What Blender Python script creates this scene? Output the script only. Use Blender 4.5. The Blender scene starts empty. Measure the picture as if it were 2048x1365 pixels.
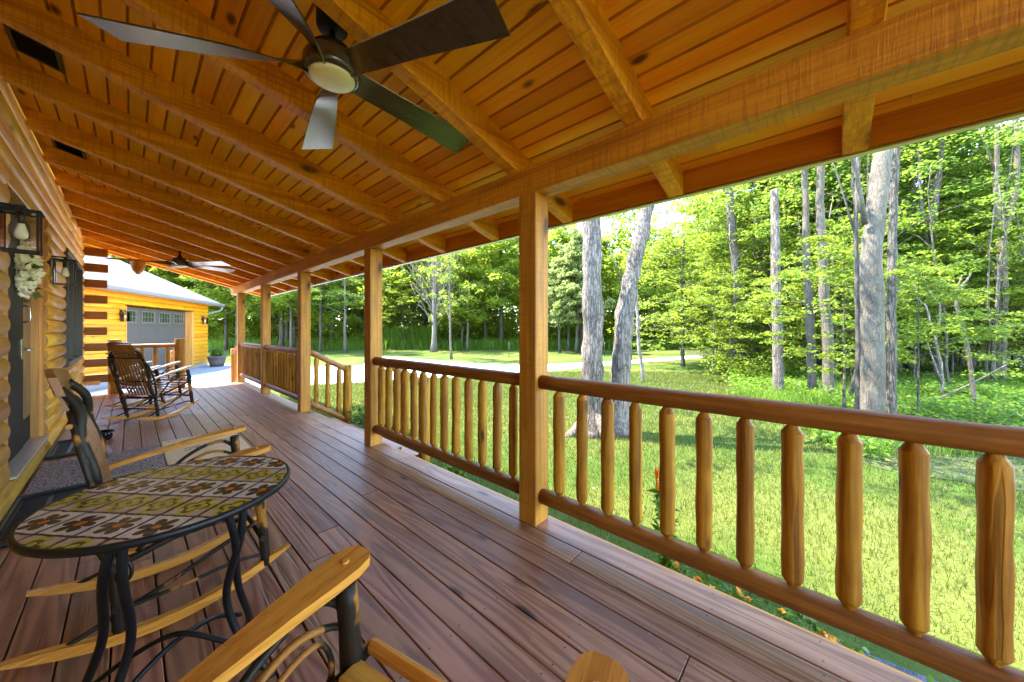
import bpy, math, random
import numpy as np
from mathutils import Vector, Matrix, noise as mnoise
R = math.radians
scn = bpy.context.scene
COL = scn.collection
# ------------------------------------------------------------------ camera
CAM_Z = 1.347
YAW = 0.8343                      # turned from +Y towards +X
cam_d = bpy.data.cameras.new('camera')
cam = bpy.data.objects.new('camera', cam_d); COL.objects.link(cam)
cam.location = (0, 0, CAM_Z)
cam.rotation_euler = (R(90), 0, -YAW)
cam_d.sensor_width = 36.0
cam_d.lens = 36.0 * 692.8 / 2048.0
cam_d.shift_y = -22.5 / 2048.0
cam_d.clip_start = 0.02
cam_d.clip_end = 2000
scn.camera = cam
# ------------------------------------------------------------------ light
SUN_EL = R(62)
SUN_V = Vector((math.cos(SUN_EL) * -0.38, math.cos(SUN_EL) * 0.925, math.sin(SUN_EL)))
sun_d = bpy.data.lights.new('sun', 'SUN')
sun_d.energy = 2.0; sun_d.angle = R(0.5); sun_d.color = (1.0, 0.95, 0.86)
sun = bpy.data.objects.new('sun', sun_d); COL.objects.link(sun)
sun.rotation_euler = SUN_V.to_track_quat('Z', 'Y').to_euler()
W = bpy.data.worlds.new('World'); scn.world = W; W.use_nodes = True
wt = W.node_tree; wt.nodes.clear()
wo = wt.nodes.new('ShaderNodeOutputWorld'); wb = wt.nodes.new('ShaderNodeBackground')
sky = wt.nodes.new('ShaderNodeTexSky'); sky.sky_type = 'NISHITA'; sky.sun_disc = False
sky.sun_elevation = SUN_EL; sky.sun_rotation = math.atan2(SUN_V.x, SUN_V.y)
sky.air_density = 1.0; sky.dust_density = 0.0; sky.ozone_density = 3.0
wb.inputs['Strength'].default_value = 0.15
wtc = wt.nodes.new('ShaderNodeTexCoord')
wmap = wt.nodes.new('ShaderNodeMapping'); wmap.inputs['Scale'].default_value = (3.0, 3.0, 8.0); wmap.inputs['Location'].default_value = (0.35, 0.1, 0.4)
wn = wt.nodes.new('ShaderNodeTexNoise'); wn.inputs['Scale'].default_value = 1.6; wn.inputs['Detail'].default_value = 7
wr = wt.nodes.new('ShaderNodeValToRGB'); wr.color_ramp.elements[0].position = 0.60; wr.color_ramp.elements[1].position = 0.74
wm = wt.nodes.new('ShaderNodeMix'); wm.data_type = 'RGBA'; wm.inputs['B'].default_value = (7.5, 7.8, 8.2, 1)
wt.links.new(wtc.outputs['Generated'], wmap.inputs['Vector']); wt.links.new(wmap.outputs[0], wn.inputs['Vector'])
wt.links.new(wn.outputs['Fac'], wr.inputs['Fac']); wt.links.new(wr.outputs['Color'], wm.inputs['Factor'])
wt.links.new(sky.outputs[0], wm.inputs['A']); wt.links.new(wm.outputs['Result'], wb.inputs['Color']); wt.links.new(wb.outputs[0], wo.inputs['Surface'])
scn.view_settings.view_transform = 'Standard'; scn.view_settings.look = 'None'
scn.view_settings.exposure = 4.15; scn.view_settings.gamma = 1.0
scn.cycles.use_denoising = True
scn.cycles.max_bounces = 9; scn.cycles.diffuse_bounces = 7; scn.cycles.glossy_bounces = 3
scn.cycles.transmission_bounces = 5; scn.cycles.transparent_max_bounces = 8
scn.cycles.sample_clamp_indirect = 6.0
scn.cycles.caustics_reflective = False; scn.cycles.caustics_refractive = False

# ------------------------------------------------------------------ helpers
GZ = -0.5                         # lawn level, the deck top is z = 0
SA, CA = math.sin(YAW), math.cos(YAW)
def at(px, d):
    """ground plan position seen in direction px at depth d"""
    u = (px - 1024) / 692.8 * d
    return (u * CA + d * SA, -u * SA + d * CA)
def G(px, py, z=GZ):
    return at(px, 692.8 * (CAM_Z - z) / (py - 660.0))
def link(o, parent=None):
    COL.objects.link(o)
    if parent is not None: o.parent = parent
    return o
def tag(o, label=None, cat=None, group=None, kind=None):
    if label: o['label'] = label
    if cat: o['category'] = cat
    if group: o['group'] = group
    if kind: o['kind'] = kind
    return o
def thing(name, label, cat, loc=(0, 0, 0), group=None, rz=0):
    o = bpy.data.objects.new(name, None); o.empty_display_size = 0.1
    COL.objects.link(o); o.location = loc; o.rotation_euler = (0, 0, rz)
    return tag(o, label, cat, group)
def np_mesh(name, V, F):
    """fast mesh from arrays, F is (M,k)"""
    V = np.asarray(V, dtype=np.float32); F = np.asarray(F, dtype=np.int32)
    me = bpy.data.meshes.new(name)
    me.vertices.add(len(V)); me.vertices.foreach_set('co', V.ravel())
    k = F.shape[1]
    me.loops.add(F.size); me.loops.foreach_set('vertex_index', F.ravel())
    me.polygons.add(len(F)); me.polygons.foreach_set('loop_start', np.arange(0, F.size, k, dtype=np.int32))
    me.polygons.foreach_set('loop_total', np.full(len(F), k, dtype=np.int32))
    me.update(calc_edges=True)
    return me
class MB:
    def __init__(s): s.v = []; s.f = []; s.m = []; s.sm = []
    def add(s, vs, fs, mi=0, smooth=False):
        b = len(s.v); s.v += [tuple(p) for p in vs]
        for f in fs: s.f.append([i + b for i in f]); s.m.append(mi); s.sm.append(smooth)
        return s
    def box(s, x0, x1, y0, y1, z0, z1, mi=0):
        vs = [(x0,y0,z0),(x1,y0,z0),(x1,y1,z0),(x0,y1,z0),(x0,y0,z1),(x1,y0,z1),(x1,y1,z1),(x0,y1,z1)]
        return s.add(vs, [(0,3,2,1),(4,5,6,7),(0,1,5,4),(1,2,6,5),(2,3,7,6),(3,0,4,7)], mi)
    def bbox(s, x0, x1, y0, y1, z0, z1, b=0.006, mi=0):
        """box with chamfered edges"""
        vs = []; idx = {}
        X = (x0, x1); Y = (y0, y1); Z = (z0, z1)
        for i in (0,1):
            for j in (0,1):
                for k in (0,1):
                    sx = b if i == 0 else -b; sy = b if j == 0 else -b; sz = b if k == 0 else -b
                    idx[i,j,k,0] = len(vs); vs.append((X[i], Y[j]+sy, Z[k]+sz))
                    idx[i,j,k,1] = len(vs); vs.append((X[i]+sx, Y[j], Z[k]+sz))
                    idx[i,j,k,2] = len(vs); vs.append((X[i]+sx, Y[j]+sy, Z[k]))
        fs = []
        for i in (0,1): fs.append([idx[i,0,0,0], idx[i,1,0,0], idx[i,1,1,0], idx[i,0,1,0]])
        for j in (0,1): fs.append([idx[0,j,0,1], idx[1,j,0,1], idx[1,j,1,1], idx[0,j,1,1]])
        for k in (0,1): fs.append([idx[0,0,k,2], idx[1,0,k,2], idx[1,1,k,2], idx[0,1,k,2]])
        for i in (0,1):
            for j in (0,1): fs.append([idx[i,j,0,0], idx[i,j,1,0], idx[i,j,1,1], idx[i,j,0,1]])
            for k in (0,1): fs.append([idx[i,0,k,0], idx[i,1,k,0], idx[i,1,k,2], idx[i,0,k,2]])
        for j in (0,1):
            for k in (0,1): fs.append([idx[0,j,k,1], idx[1,j,k,1], idx[1,j,k,2], idx[0,j,k,2]])
        for i in (0,1):
            for j in (0,1):
                for k in (0,1): fs.append([idx[i,j,k,0], idx[i,j,k,1], idx[i,j,k,2]])
        return s.add(vs, fs, mi)
    def hexa(s, vs, mi=0):
        return s.add(vs, [(0,3,2,1),(4,5,6,7),(0,1,5,4),(1,2,6,5),(2,3,7,6),(3,0,4,7)], mi)
    def bar(s, p, q, w, h, up=(0,0,1), mi=0):
        """rectangular bar from p to q, w across, h along up"""
        p = Vector(p); q = Vector(q); t = (q - p).normalized(); up = Vector(up)
        a = t.cross(up).normalized(); b = a.cross(t).normalized()
        vs = []
        for c in (p, q):
            for sa, sb in ((-1,-1),(1,-1),(1,1),(-1,1)): vs.append(c + a*w/2*sa + b*h/2*sb)
        return s.add(vs, [(0,3,2,1),(4,5,6,7),(0,1,5,4),(1,2,6,5),(2,3,7,6),(3,0,4,7)], mi)
    def tube(s, pts, rad, n=8, mi=0, cap=True, wob=0.0, seed=0, sm=True):
        pts = [Vector(p) for p in pts]; k = len(pts)
        if not hasattr(rad, '__len__'): rad = [rad] * k
        t = (pts[1] - pts[0]).normalized()
        ref = Vector((0,0,1)) if abs(t.z) < 0.9 else Vector((1,0,0))
        a = t.cross(ref).normalized()
        vs = []; fs = []
        for i in range(k):
            t2 = (pts[min(i+1,k-1)] - pts[max(i-1,0)]).normalized()
            a = (a - t2 * a.dot(t2)).normalized(); b = t2.cross(a)
            for j in range(n):
                an = 2*math.pi*j/n; r = rad[i]
                if wob: r *= 1 + wob * mnoise.noise((math.cos(an)*1.3 + seed*7.1, math.sin(an)*1.3, i*0.55 + seed*3.3))
                vs.append(pts[i] + a*math.cos(an)*r + b*math.sin(an)*r)
        for i in range(k-1):
            for j in range(n):
                j2 = (j+1) % n
                fs.append((i*n+j, i*n+j2, (i+1)*n+j2, (i+1)*n+j))
        s.add(vs, fs, mi, sm)
        if cap:
            b0 = len(s.v) - k*n
            s.f.append([b0+j for j in reversed(range(n))]); s.m.append(mi); s.sm.append(False)
            s.f.append([b0+(k-1)*n+j for j in range(n)]); s.m.append(mi); s.sm.append(False)
        return s
    def lathe(s, prof, c=(0,0,0), n=20, mi=0, sm=True):
        """profile [(r,z)] turned about z at c"""
        vs = []; fs = []
        for r, z in prof:
            for j in range(n):
                an = 2*math.pi*j/n; vs.append((c[0]+r*math.cos(an), c[1]+r*math.sin(an), c[2]+z))
        k = len(prof)
        for i in range(k-1):
            for j in range(n):
                j2 = (j+1) % n; fs.append((i*n+j, i*n+j2, (i+1)*n+j2, (i+1)*n+j))
        s.add(vs, fs, mi, sm)
        b0 = len(s.v) - k*n
        if prof[0][0] > 1e-4: s.f.append([b0+j for j in reversed(range(n))]); s.m.append(mi); s.sm.append(False)
        if prof[-1][0] > 1e-4: s.f.append([b0+(k-1)*n+j for j in range(n)]); s.m.append(mi); s.sm.append(False)
        return s
    def prism(s, poly, vec, mi=0, smooth=False):
        """extrude a planar polygon of 3D points along vec"""
        n = len(poly); v = Vector(vec)
        vs = [Vector(p) for p in poly] + [Vector(p) + v for p in poly]
        fs = [(i, (i+1) % n, n+(i+1) % n, n+i) for i in range(n)]
        s.add(vs, fs, mi, smooth)
        b = len(s.v) - 2*n
        s.f.append([b+i for i in reversed(range(n))]); s.m.append(mi); s.sm.append(False)
        s.f.append([b+n+i for i in range(n)]); s.m.append(mi); s.sm.append(False)
        return s
    def mesh(s, name, off=(0,0,0)):
        me = bpy.data.meshes.new(name)
        me.from_pydata([(p[0]-off[0], p[1]-off[1], p[2]-off[2]) for p in s.v], [], s.f)
        me.polygons.foreach_set('material_index', s.m); me.polygons.foreach_set('use_smooth', s.sm)
        me.update(); return me
    def build(s, name, mats, parent=None, loc=None):
        """vertices are given in world space; the object sits at its root or at loc"""
        off = Vector((0,0,0)); p = parent
        while p is not None: off += p.location; p = p.parent
        if loc is not None: off += Vector(loc) - (off if parent is not None else Vector((0,0,0)))
        me = s.mesh(name, off)
        for m in (mats if isinstance(mats, (list, tuple)) else [mats]): me.materials.append(m)
        o = bpy.data.objects.new(name, me)
        if parent is None and loc is not None: o.location = loc
        return link(o, parent)
def copy_tree(o, parent=None):
    c = o.copy(); COL.objects.link(c)
    if parent is not None: c.parent = parent
    for ch in list(o.children): copy_tree(ch, c)
    return c
def fixnormals(me):
    import bmesh
    bm = bmesh.new(); bm.from_mesh(me); bmesh.ops.recalc_face_normals(bm, faces=bm.faces); bm.to_mesh(me); bm.free()

# ------------------------------------------------------------------ materials
class NT:
    def __init__(s, name):
        s.mat = bpy.data.materials.new(name); s.mat.use_nodes = True
        s.t = s.mat.node_tree; s.t.nodes.clear()
        s.out = s.t.nodes.new('ShaderNodeOutputMaterial')
    def n(s, typ, **kw):
        nd = s.t.nodes.new(typ)
        for k, v in kw.items(): setattr(nd, k, v)
        return nd
    def put(s, sock, val):
        if hasattr(val, 'is_linked') or isinstance(val, bpy.types.NodeSocket): s.t.links.new(val, sock)
        else:
            if isinstance(val, (tuple, list)) and len(val) == 3 and sock.type == 'RGBA': val = (*val, 1)
            sock.default_value = val
    def m(s, op, a, b=None, c=None, clamp=False):
        nd = s.n('ShaderNodeMath', operation=op, use_clamp=clamp)
        s.put(nd.inputs[0], a)
        if b is not None: s.put(nd.inputs[1], b)
        if c is not None: s.put(nd.inputs[2], c)
        return nd.outputs[0]
    def mix(s, f, a, b, blend='MIX'):
        nd = s.n('ShaderNodeMix', data_type='RGBA', blend_type=blend)
        s.put(nd.inputs['Factor'], f); s.put(nd.inputs['A'], a); s.put(nd.inputs['B'], b)
        return nd.outputs['Result']
    def ramp(s, f, stops):
        nd = s.n('ShaderNodeValToRGB'); r = nd.color_ramp
        while len(r.elements) < len(stops): r.elements.new(0.5)
        for e, (p, c) in zip(r.elements, stops):
            e.position = p; e.color = (c, c, c, 1) if not hasattr(c, '__len__') else (*c, 1)
        s.put(nd.inputs['Fac'], f); return nd.outputs['Color']
    def smooth(s, f, lo, hi):
        nd = s.n('ShaderNodeMapRange', interpolation_type='SMOOTHSTEP')
        s.put(nd.inputs['Value'], f); nd.inputs['From Min'].default_value = lo; nd.inputs['From Max'].default_value = hi
        return nd.outputs[0]
    def coord(s, kind='Object'): return s.n('ShaderNodeTexCoord').outputs[kind]
    def isl(s): return s.n('ShaderNodeNewGeometry').outputs['Random Per Island']
    def scale(s, v, sc, loc=(0,0,0), rot=(0,0,0)):
        nd = s.n('ShaderNodeMapping'); s.put(nd.inputs['Vector'], v)
        nd.inputs['Scale'].default_value = sc; nd.inputs['Location'].default_value = loc; nd.inputs['Rotation'].default_value = rot
        return nd.outputs[0]
    def vadd(s, a, b):
        nd = s.n('ShaderNodeVectorMath', operation='ADD'); s.put(nd.inputs[0], a); s.put(nd.inputs[1], b); return nd.outputs[0]
    def noise(s, v, sc=1.0, det=3.0, rough=0.5, dist=0.0, out='Fac'):
        nd = s.n('ShaderNodeTexNoise'); s.put(nd.inputs['Vector'], v)
        nd.inputs['Scale'].default_value = sc; nd.inputs['Detail'].default_value = det
        nd.inputs['Roughness'].default_value = rough; nd.inputs['Distortion'].default_value = dist
        return nd.outputs[out]
    def voro(s, v, sc=1.0, feature='F1'):
        nd = s.n('ShaderNodeTexVoronoi', feature=feature); s.put(nd.inputs['Vector'], v); nd.inputs['Scale'].default_value = sc
        return nd
    def sep(s, v):
        nd = s.n('ShaderNodeSeparateXYZ'); s.put(nd.inputs[0], v); return nd.outputs
    def comb(s, x, y, z):
        nd = s.n('ShaderNodeCombineXYZ'); s.put(nd.inputs[0], x); s.put(nd.inputs[1], y); s.put(nd.inputs[2], z); return nd.outputs[0]
    def bump(s, h, st=0.3, dist=0.01):
        nd = s.n('ShaderNodeBump'); s.put(nd.inputs['Height'], h)
        nd.inputs['Strength'].default_value = st; nd.inputs['Distance'].default_value = dist
        return nd.outputs[0]
    def pbsdf(s, col, rough=0.5, normal=None, metal=0.0, spec=0.5, **kw):
        nd = s.n('ShaderNodeBsdfPrincipled'); s.put(nd.inputs['Base Color'], col); s.put(nd.inputs['Roughness'], rough)
        nd.inputs['Metallic'].default_value = metal; nd.inputs['Specular IOR Level'].default_value = spec
        for k, v in kw.items(): s.put(nd.inputs[k.replace('_', ' ')], v)
        if normal is not None: s.put(nd.inputs['Normal'], normal)
        return nd.outputs[0]
    def done(s, sh): s.put(s.out.inputs['Surface'], sh); return s.mat
def plain(name, col, rough=0.5, metal=0.0, spec=0.5, var=0.12, nsc=6.0, bump=0.0):
    t = NT(name); f = t.noise(t.coord(), nsc, 5, 0.6)
    c = t.mix(f, tuple(x*(1-var) for x in col), tuple(min(1, x*(1+var)) for x in col))
    nrm = t.bump(t.noise(t.coord(), nsc*12, 3), bump, 0.004) if bump else None
    return t.done(t.pbsdf(c, rough, nrm, metal, spec))
def wood(name, light, dark, axis, across=16.0, along=0.9, rough=0.5, knots=0.0, saw=0.0, cont=0.0, tint=0.2, bump=0.15, knotc=(0.06,0.022,0.008), spec=0.4, ksc=(4.5, 1.7), weather=None, cracks=0.0):
    t = NT(name); ai = 'XYZ'.index(axis)
    isl = t.isl()
    off = t.n('ShaderNodeVectorMath', operation='SCALE'); off.inputs[0].default_value = (37.0, 53.0, 71.0); t.put(off.inputs['Scale'], isl)
    v = t.vadd(t.coord(), off.outputs[0])
    def sc(ac, al):
        q = [ac, ac, ac]; q[ai] = al; return tuple(q)
    g1 = t.noise(t.scale(v, sc(across, along)), 1.0, 5, 0.6, 0.6)
    g2 = t.noise(t.scale(v, sc(across*6, along*2.2)), 1.0, 3, 0.6)
    f = t.m('ADD', t.m('MULTIPLY', g1, 0.6), t.m('MULTIPLY', g2, 0.4))
    if cont:
        lo = t.noise(t.scale(v, sc(7.0, 0.45)), 1.0, 1.5, 0.4, 0.4)
        rg = t.m('PINGPONG', t.m('MULTIPLY', lo, cont), 0.5)
        f = t.m('ADD', t.m('MULTIPLY', f, 0.55), t.m('MULTIPLY', t.m('MULTIPLY', rg, 2.0), 0.45))
    fac = t.ramp(f, [(0.36, 0.0), (0.60, 1.0)])
    c = t.mix(fac, dark, light)
    br = t.m('ADD', t.m('MULTIPLY', isl, tint), 1 - tint*0.5)
    hsv = t.n('ShaderNodeHueSaturation'); t.put(hsv.inputs['Color'], c); t.put(hsv.inputs['Value'], br)
    t.put(hsv.inputs['Hue'], t.m('ADD', t.m('MULTIPLY', t.m('FRACT', t.m('MULTIPLY', isl, 7.3)), 0.02), 0.49))
    c = hsv.outputs[0]
    if weather:
        wf = t.smooth(t.noise(t.coord(), 1.1, 5, 0.6), 0.42, 0.7)
        c = t.mix(t.m('MULTIPLY', wf, weather[1]), c, weather[0])
    if knots:
        kv = t.vadd(t.scale(v, sc(*ksc)), t.scale(t.noise(t.scale(v, sc(3, 2)), 1.0, 2, out='Color'), (0.25, 0.25, 0.25)))
        vn = t.voro(kv, 1.0)
        kr = t.m('LESS_THAN', t.sep(vn.outputs['Color'])[0], knots)
        k = t.m('MULTIPLY', t.m('SUBTRACT', 1.0, t.smooth(vn.outputs['Distance'], 0.07, 0.17)), kr)
        halo = t.m('MULTIPLY', t.m('SUBTRACT', 1.0, t.smooth(vn.outputs['Distance'], 0.1, 0.34)), kr)
        c = t.mix(t.m('MULTIPLY', halo, 0.4), c, dark); c = t.mix(t.m('MULTIPLY', k, 0.92), c, knotc)
    h = f
    if cracks:
        cn = t.noise(t.vadd(t.scale(v, sc(26, 1.1)), (5.0, 9.0, 2.0)), 1.0, 2, 0.5, 0.3); ck = t.smooth(cn, 0.60, 0.66)
        bl = t.smooth(t.noise(t.scale(v, sc(9, 5)), 1.0, 4, 0.65), 0.42, 0.66)
        c = t.mix(t.m('MULTIPLY', bl, 0.42*cracks), c, dark); c = t.mix(t.m('MULTIPLY', ck, 0.38*cracks), c, knotc); h = t.m('SUBTRACT', h, t.m('MULTIPLY', ck, 0.8))
    if saw:
        sn = t.noise(t.scale(v, sc(4, 62)), 1.0, 3, 0.7, 0.5)
        c = t.mix(t.m('MULTIPLY', t.smooth(sn, 0.48, 0.64), 0.42*saw), c, dark)
        h = t.m('ADD', t.m('MULTIPLY', f, 0.4), t.m('MULTIPLY', sn, 1.1*saw))
    return t.done(t.pbsdf(c, t.m('ADD', t.m('MULTIPLY', f, 0.16), rough-0.08), t.bump(h, bump, 0.006), spec=spec))
PINE_L, PINE_D = (0.80, 0.42, 0.085), (0.60, 0.25, 0.035)
M_ceil = wood('ceiling_pine', (0.97,0.50,0.02), (0.84,0.33,0.010), 'Y', 13, 0.7, 0.38, knots=0.75, tint=0.30, bump=0.08, ksc=(5.0, 2.2))
M_raft = wood('rough_sawn_rafter', (0.88,0.44,0.022), (0.50,0.18,0.008), 'X', 11, 0.8, 0.62, knots=0.45, saw=1.3, bump=0.5, ksc=(4.0, 1.5))
M_beam = wood('rough_sawn_beam', (0.66,0.31,0.018), (0.31,0.115,0.007), 'Y', 11, 0.8, 0.6, knots=0.36, saw=1.2, bump=0.5, ksc=(3.6, 1.2))
M_post = wood('rough_sawn_post', (0.50,0.235,0.014), (0.25,0.094,0.006), 'Z', 11, 0.8, 0.6, knots=0.40, saw=0.8, bump=0.4, ksc=(4.5, 1.6), cracks=0.60)
M_fascia = wood('red_brown_fascia', (0.62,0.27,0.02), (0.42,0.155,0.01), 'Y', 12, 0.8, 0.5, knots=0.3)
M_log = wood('log_siding', (0.80,0.43,0.065), (0.54,0.235,0.022), 'Y', 11, 0.8, 0.42, knots=0.6, tint=0.3, ksc=(3.6, 1.4), bump=0.15, cracks=0.80)
M_logx = wood('log_end_brown', (0.30,0.125,0.022), (0.18,0.065,0.01), 'X', 12, 0.8, 0.6, knots=0.3, tint=0.2)
M_cut = wood('cut_log_ends', (0.50,0.25,0.06), (0.30,0.13,0.03), 'Z', 10, 4.0, 0.6)
M_trim = wood('door_trim', (0.62,0.32,0.07), (0.42,0.18,0.03), 'Z', 14, 0.8, 0.45, knots=0.15)
M_trimy = wood('sill_trim', (0.78,0.46,0.13), (0.58,0.28,0.06), 'Y', 10, 0.8, 0.45, knots=0.3)
M_gar = wood('garage_log_siding', (0.68,0.315,0.006), (0.50,0.195,0.003), 'X', 8, 0.8, 0.5, knots=0.4, tint=0.15, cracks=0.70)
M_rail = wood('peeled_rail', (0.30,0.120,0.013), (0.12,0.042,0.006), 'Y', 11, 0.9, 0.55, knots=0.4, tint=0.15, bump=0.3, spec=0.28, ksc=(5, 2.2), cracks=0.80)
M_railx = wood('peeled_rail_across', (0.35,0.145,0.022), (0.16,0.058,0.01), 'X', 9, 0.9, 0.55, knots=0.3, tint=0.15, bump=0.3, cracks=0.80)
M_bal = wood('peeled_baluster', (0.44,0.215,0.013), (0.19,0.070,0.005), 'Z', 13, 1.0, 0.55, knots=0.7, tint=0.40, bump=0.5, spec=0.28, ksc=(8, 2.6), cracks=1.00)
M_deck = wood('deck_boards', (0.345,0.155,0.075), (0.195,0.080,0.037), 'Y', 40, 0.9, 0.44, knots=0.5, cont=11.0, tint=0.42, bump=0.3, knotc=(0.03,0.018,0.014), spec=0.3, ksc=(6.5, 1.9), weather=((0.32,0.168,0.092), 0.35), cracks=0.45)
M_screw = plain('screw_heads', (0.015,0.012,0.01), 0.5)
M_oakx = wood('varnished_oak', (0.60,0.285,0.04), (0.40,0.16,0.018), 'X', 26, 1.6, 0.28, tint=0.12, bump=0.06, spec=0.5)
M_oaky = wood('varnished_oak_slats', (0.62,0.29,0.042), (0.42,0.165,0.02), 'Y', 26, 1.6, 0.30, tint=0.2, bump=0.06, spec=0.5)
M_oakz = wood('brown_back_slats', (0.24,0.10,0.024), (0.12,0.045,0.012), 'Z', 26, 1.6, 0.35, tint=0.25, bump=0.06)
def hickory():
    t = NT('hickory_bark'); v = t.coord()
    p = t.smooth(t.noise(t.scale(v, (9, 9, 6)), 1.0, 3, 0.5), 0.57, 0.63)
    g = t.noise(t.scale(v, (60, 60, 18)), 1.0, 4, 0.6)
    c = t.mix(g, (0.005,0.0038,0.0026), (0.030,0.020,0.011)); c = t.mix(t.m('MULTIPLY', p, 0.9), c, (0.34,0.14,0.022))
    return t.done(t.pbsdf(c, 0.5, t.bump(g, 0.6, 0.004), spec=0.22))
M_hick = hickory()
M_black = plain('black_metal', (0.005,0.005,0.0055), 0.5, 0.0, 0.2)
M_vent = plain('vent_grey', (0.05,0.045,0.04), 0.45)
M_iron = plain('wrought_iron', (0.006,0.0063,0.0072), 0.42, 0.0, 0.28, bump=0.2, nsc=20)
M_lens = plain('frosted_lens', (0.78,0.74,0.58), 0.45, var=0.05)
M_blade = wood('fan_blade', (0.060,0.040,0.026), (0.030,0.019,0.012), 'X', 30, 1.2, 0.24, tint=0.05, bump=0.02, spec=0.8)
M_edge = plain('fan_edge', (0.42,0.36,0.30), 0.4)
M_bulb = plain('opal_bulb', (0.85,0.80,0.62), 0.35, var=0.03)
M_frame = plain('dark_bronze_frame', (0.03,0.026,0.022), 0.4)
M_door = plain('dark_door', (0.012,0.014,0.016), 0.6, spec=0.25)
M_nickel = plain('nickel', (0.6,0.6,0.58), 0.25, 1.0)
M_alu = plain('threshold', (0.55,0.54,0.52), 0.35, 0.6)
def darkglass(name, col):
    t = NT(name); return t.done(t.pbsdf(col, 0.04, spec=0.6))
M_pane = darkglass('window_pane', (0.035,0.045,0.045))
M_gpane = darkglass('garage_pane', (0.03,0.045,0.015))
def clearglass():
    t = NT('clear_glass'); tr = t.n('ShaderNodeBsdfTransparent'); gl = t.n('ShaderNodeBsdfGlossy'); gl.inputs['Roughness'].default_value = 0.05
    fr = t.n('ShaderNodeFresnel'); fr.inputs['IOR'].default_value = 1.35
    mx = t.n('ShaderNodeMixShader'); t.put(mx.inputs[0], fr.outputs[0]); t.put(mx.inputs[1], tr.outputs[0]); t.put(mx.inputs[2], gl.outputs[0])
    return t.done(mx.outputs[0])
M_glass = clearglass()
M_plastic = plain('boot_tray_plastic', (0.02,0.021,0.023), 0.4, spec=0.4)
M_pot = plain('grey_planter', (0.10,0.08,0.075), 0.6)
M_gdoor = plain('garage_door_grey', (0.075,0.066,0.058), 0.5, var=0.05)
M_gutter = plain('grey_gutter', (0.20,0.18,0.165), 0.4)
M_drip = plain('drip_edge', (0.62,0.66,0.52), 0.4)
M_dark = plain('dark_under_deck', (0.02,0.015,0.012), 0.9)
M_conc = plain('concrete_base', (0.35,0.34,0.32), 0.8)
def fibre_mat(name, a, b, sc):
    t = NT(name); n = t.noise(t.coord(), sc, 4, 0.75)
    return t.done(t.pbsdf(t.mix(t.smooth(n, 0.35, 0.65), a, b), 0.95, t.bump(n, 1.0, 0.012), spec=0.1))
M_mat = fibre_mat('grey_fibre_mat', (0.05,0.036,0.03), (0.46,0.37,0.32), 70)
M_tan = fibre_mat('tan_mat', (0.66,0.44,0.23), (0.76,0.54,0.30), 60)
M_ink = plain('brown_ink', (0.20,0.11,0.05), 0.9)
def shingle():
    t = NT('grey_shingles'); v = t.sep(t.coord())
    row = t.m('FLOOR', t.m('MULTIPLY', v[0], 7.0))
    xo = t.m('ADD', t.m('MULTIPLY', v[1], 3.2), t.m('MULTIPLY', t.m('FRACT', t.m('MULTIPLY', row, 0.37)), 1.0))
    br = t.n('ShaderNodeTexWhiteNoise', noise_dimensions='2D'); t.put(br.inputs['Vector'], t.comb(t.m('FLOOR', xo), row, 0.0))
    e = t.m('MAXIMUM', t.m('LESS_THAN', t.m('FRACT', t.m('MULTIPLY', v[0], 7.0)), 0.12), t.m('MULTIPLY', t.m('LESS_THAN', t.m('FRACT', xo), 0.06), 0.8))
    c = t.mix(br.outputs['Value'], (0.022,0.0195,0.019), (0.060,0.054,0.052)); c = t.mix(t.m('MULTIPLY', e, 0.75), c, (0.014,0.013,0.013))
    c = t.mix(t.m('MULTIPLY', t.noise(t.coord(), 60, 3), 0.25), c, (0.09,0.083,0.08))
    return t.done(t.pbsdf(c, 0.9, t.bump(e, 0.5, 0.01)))
M_shing = shingle()
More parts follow.
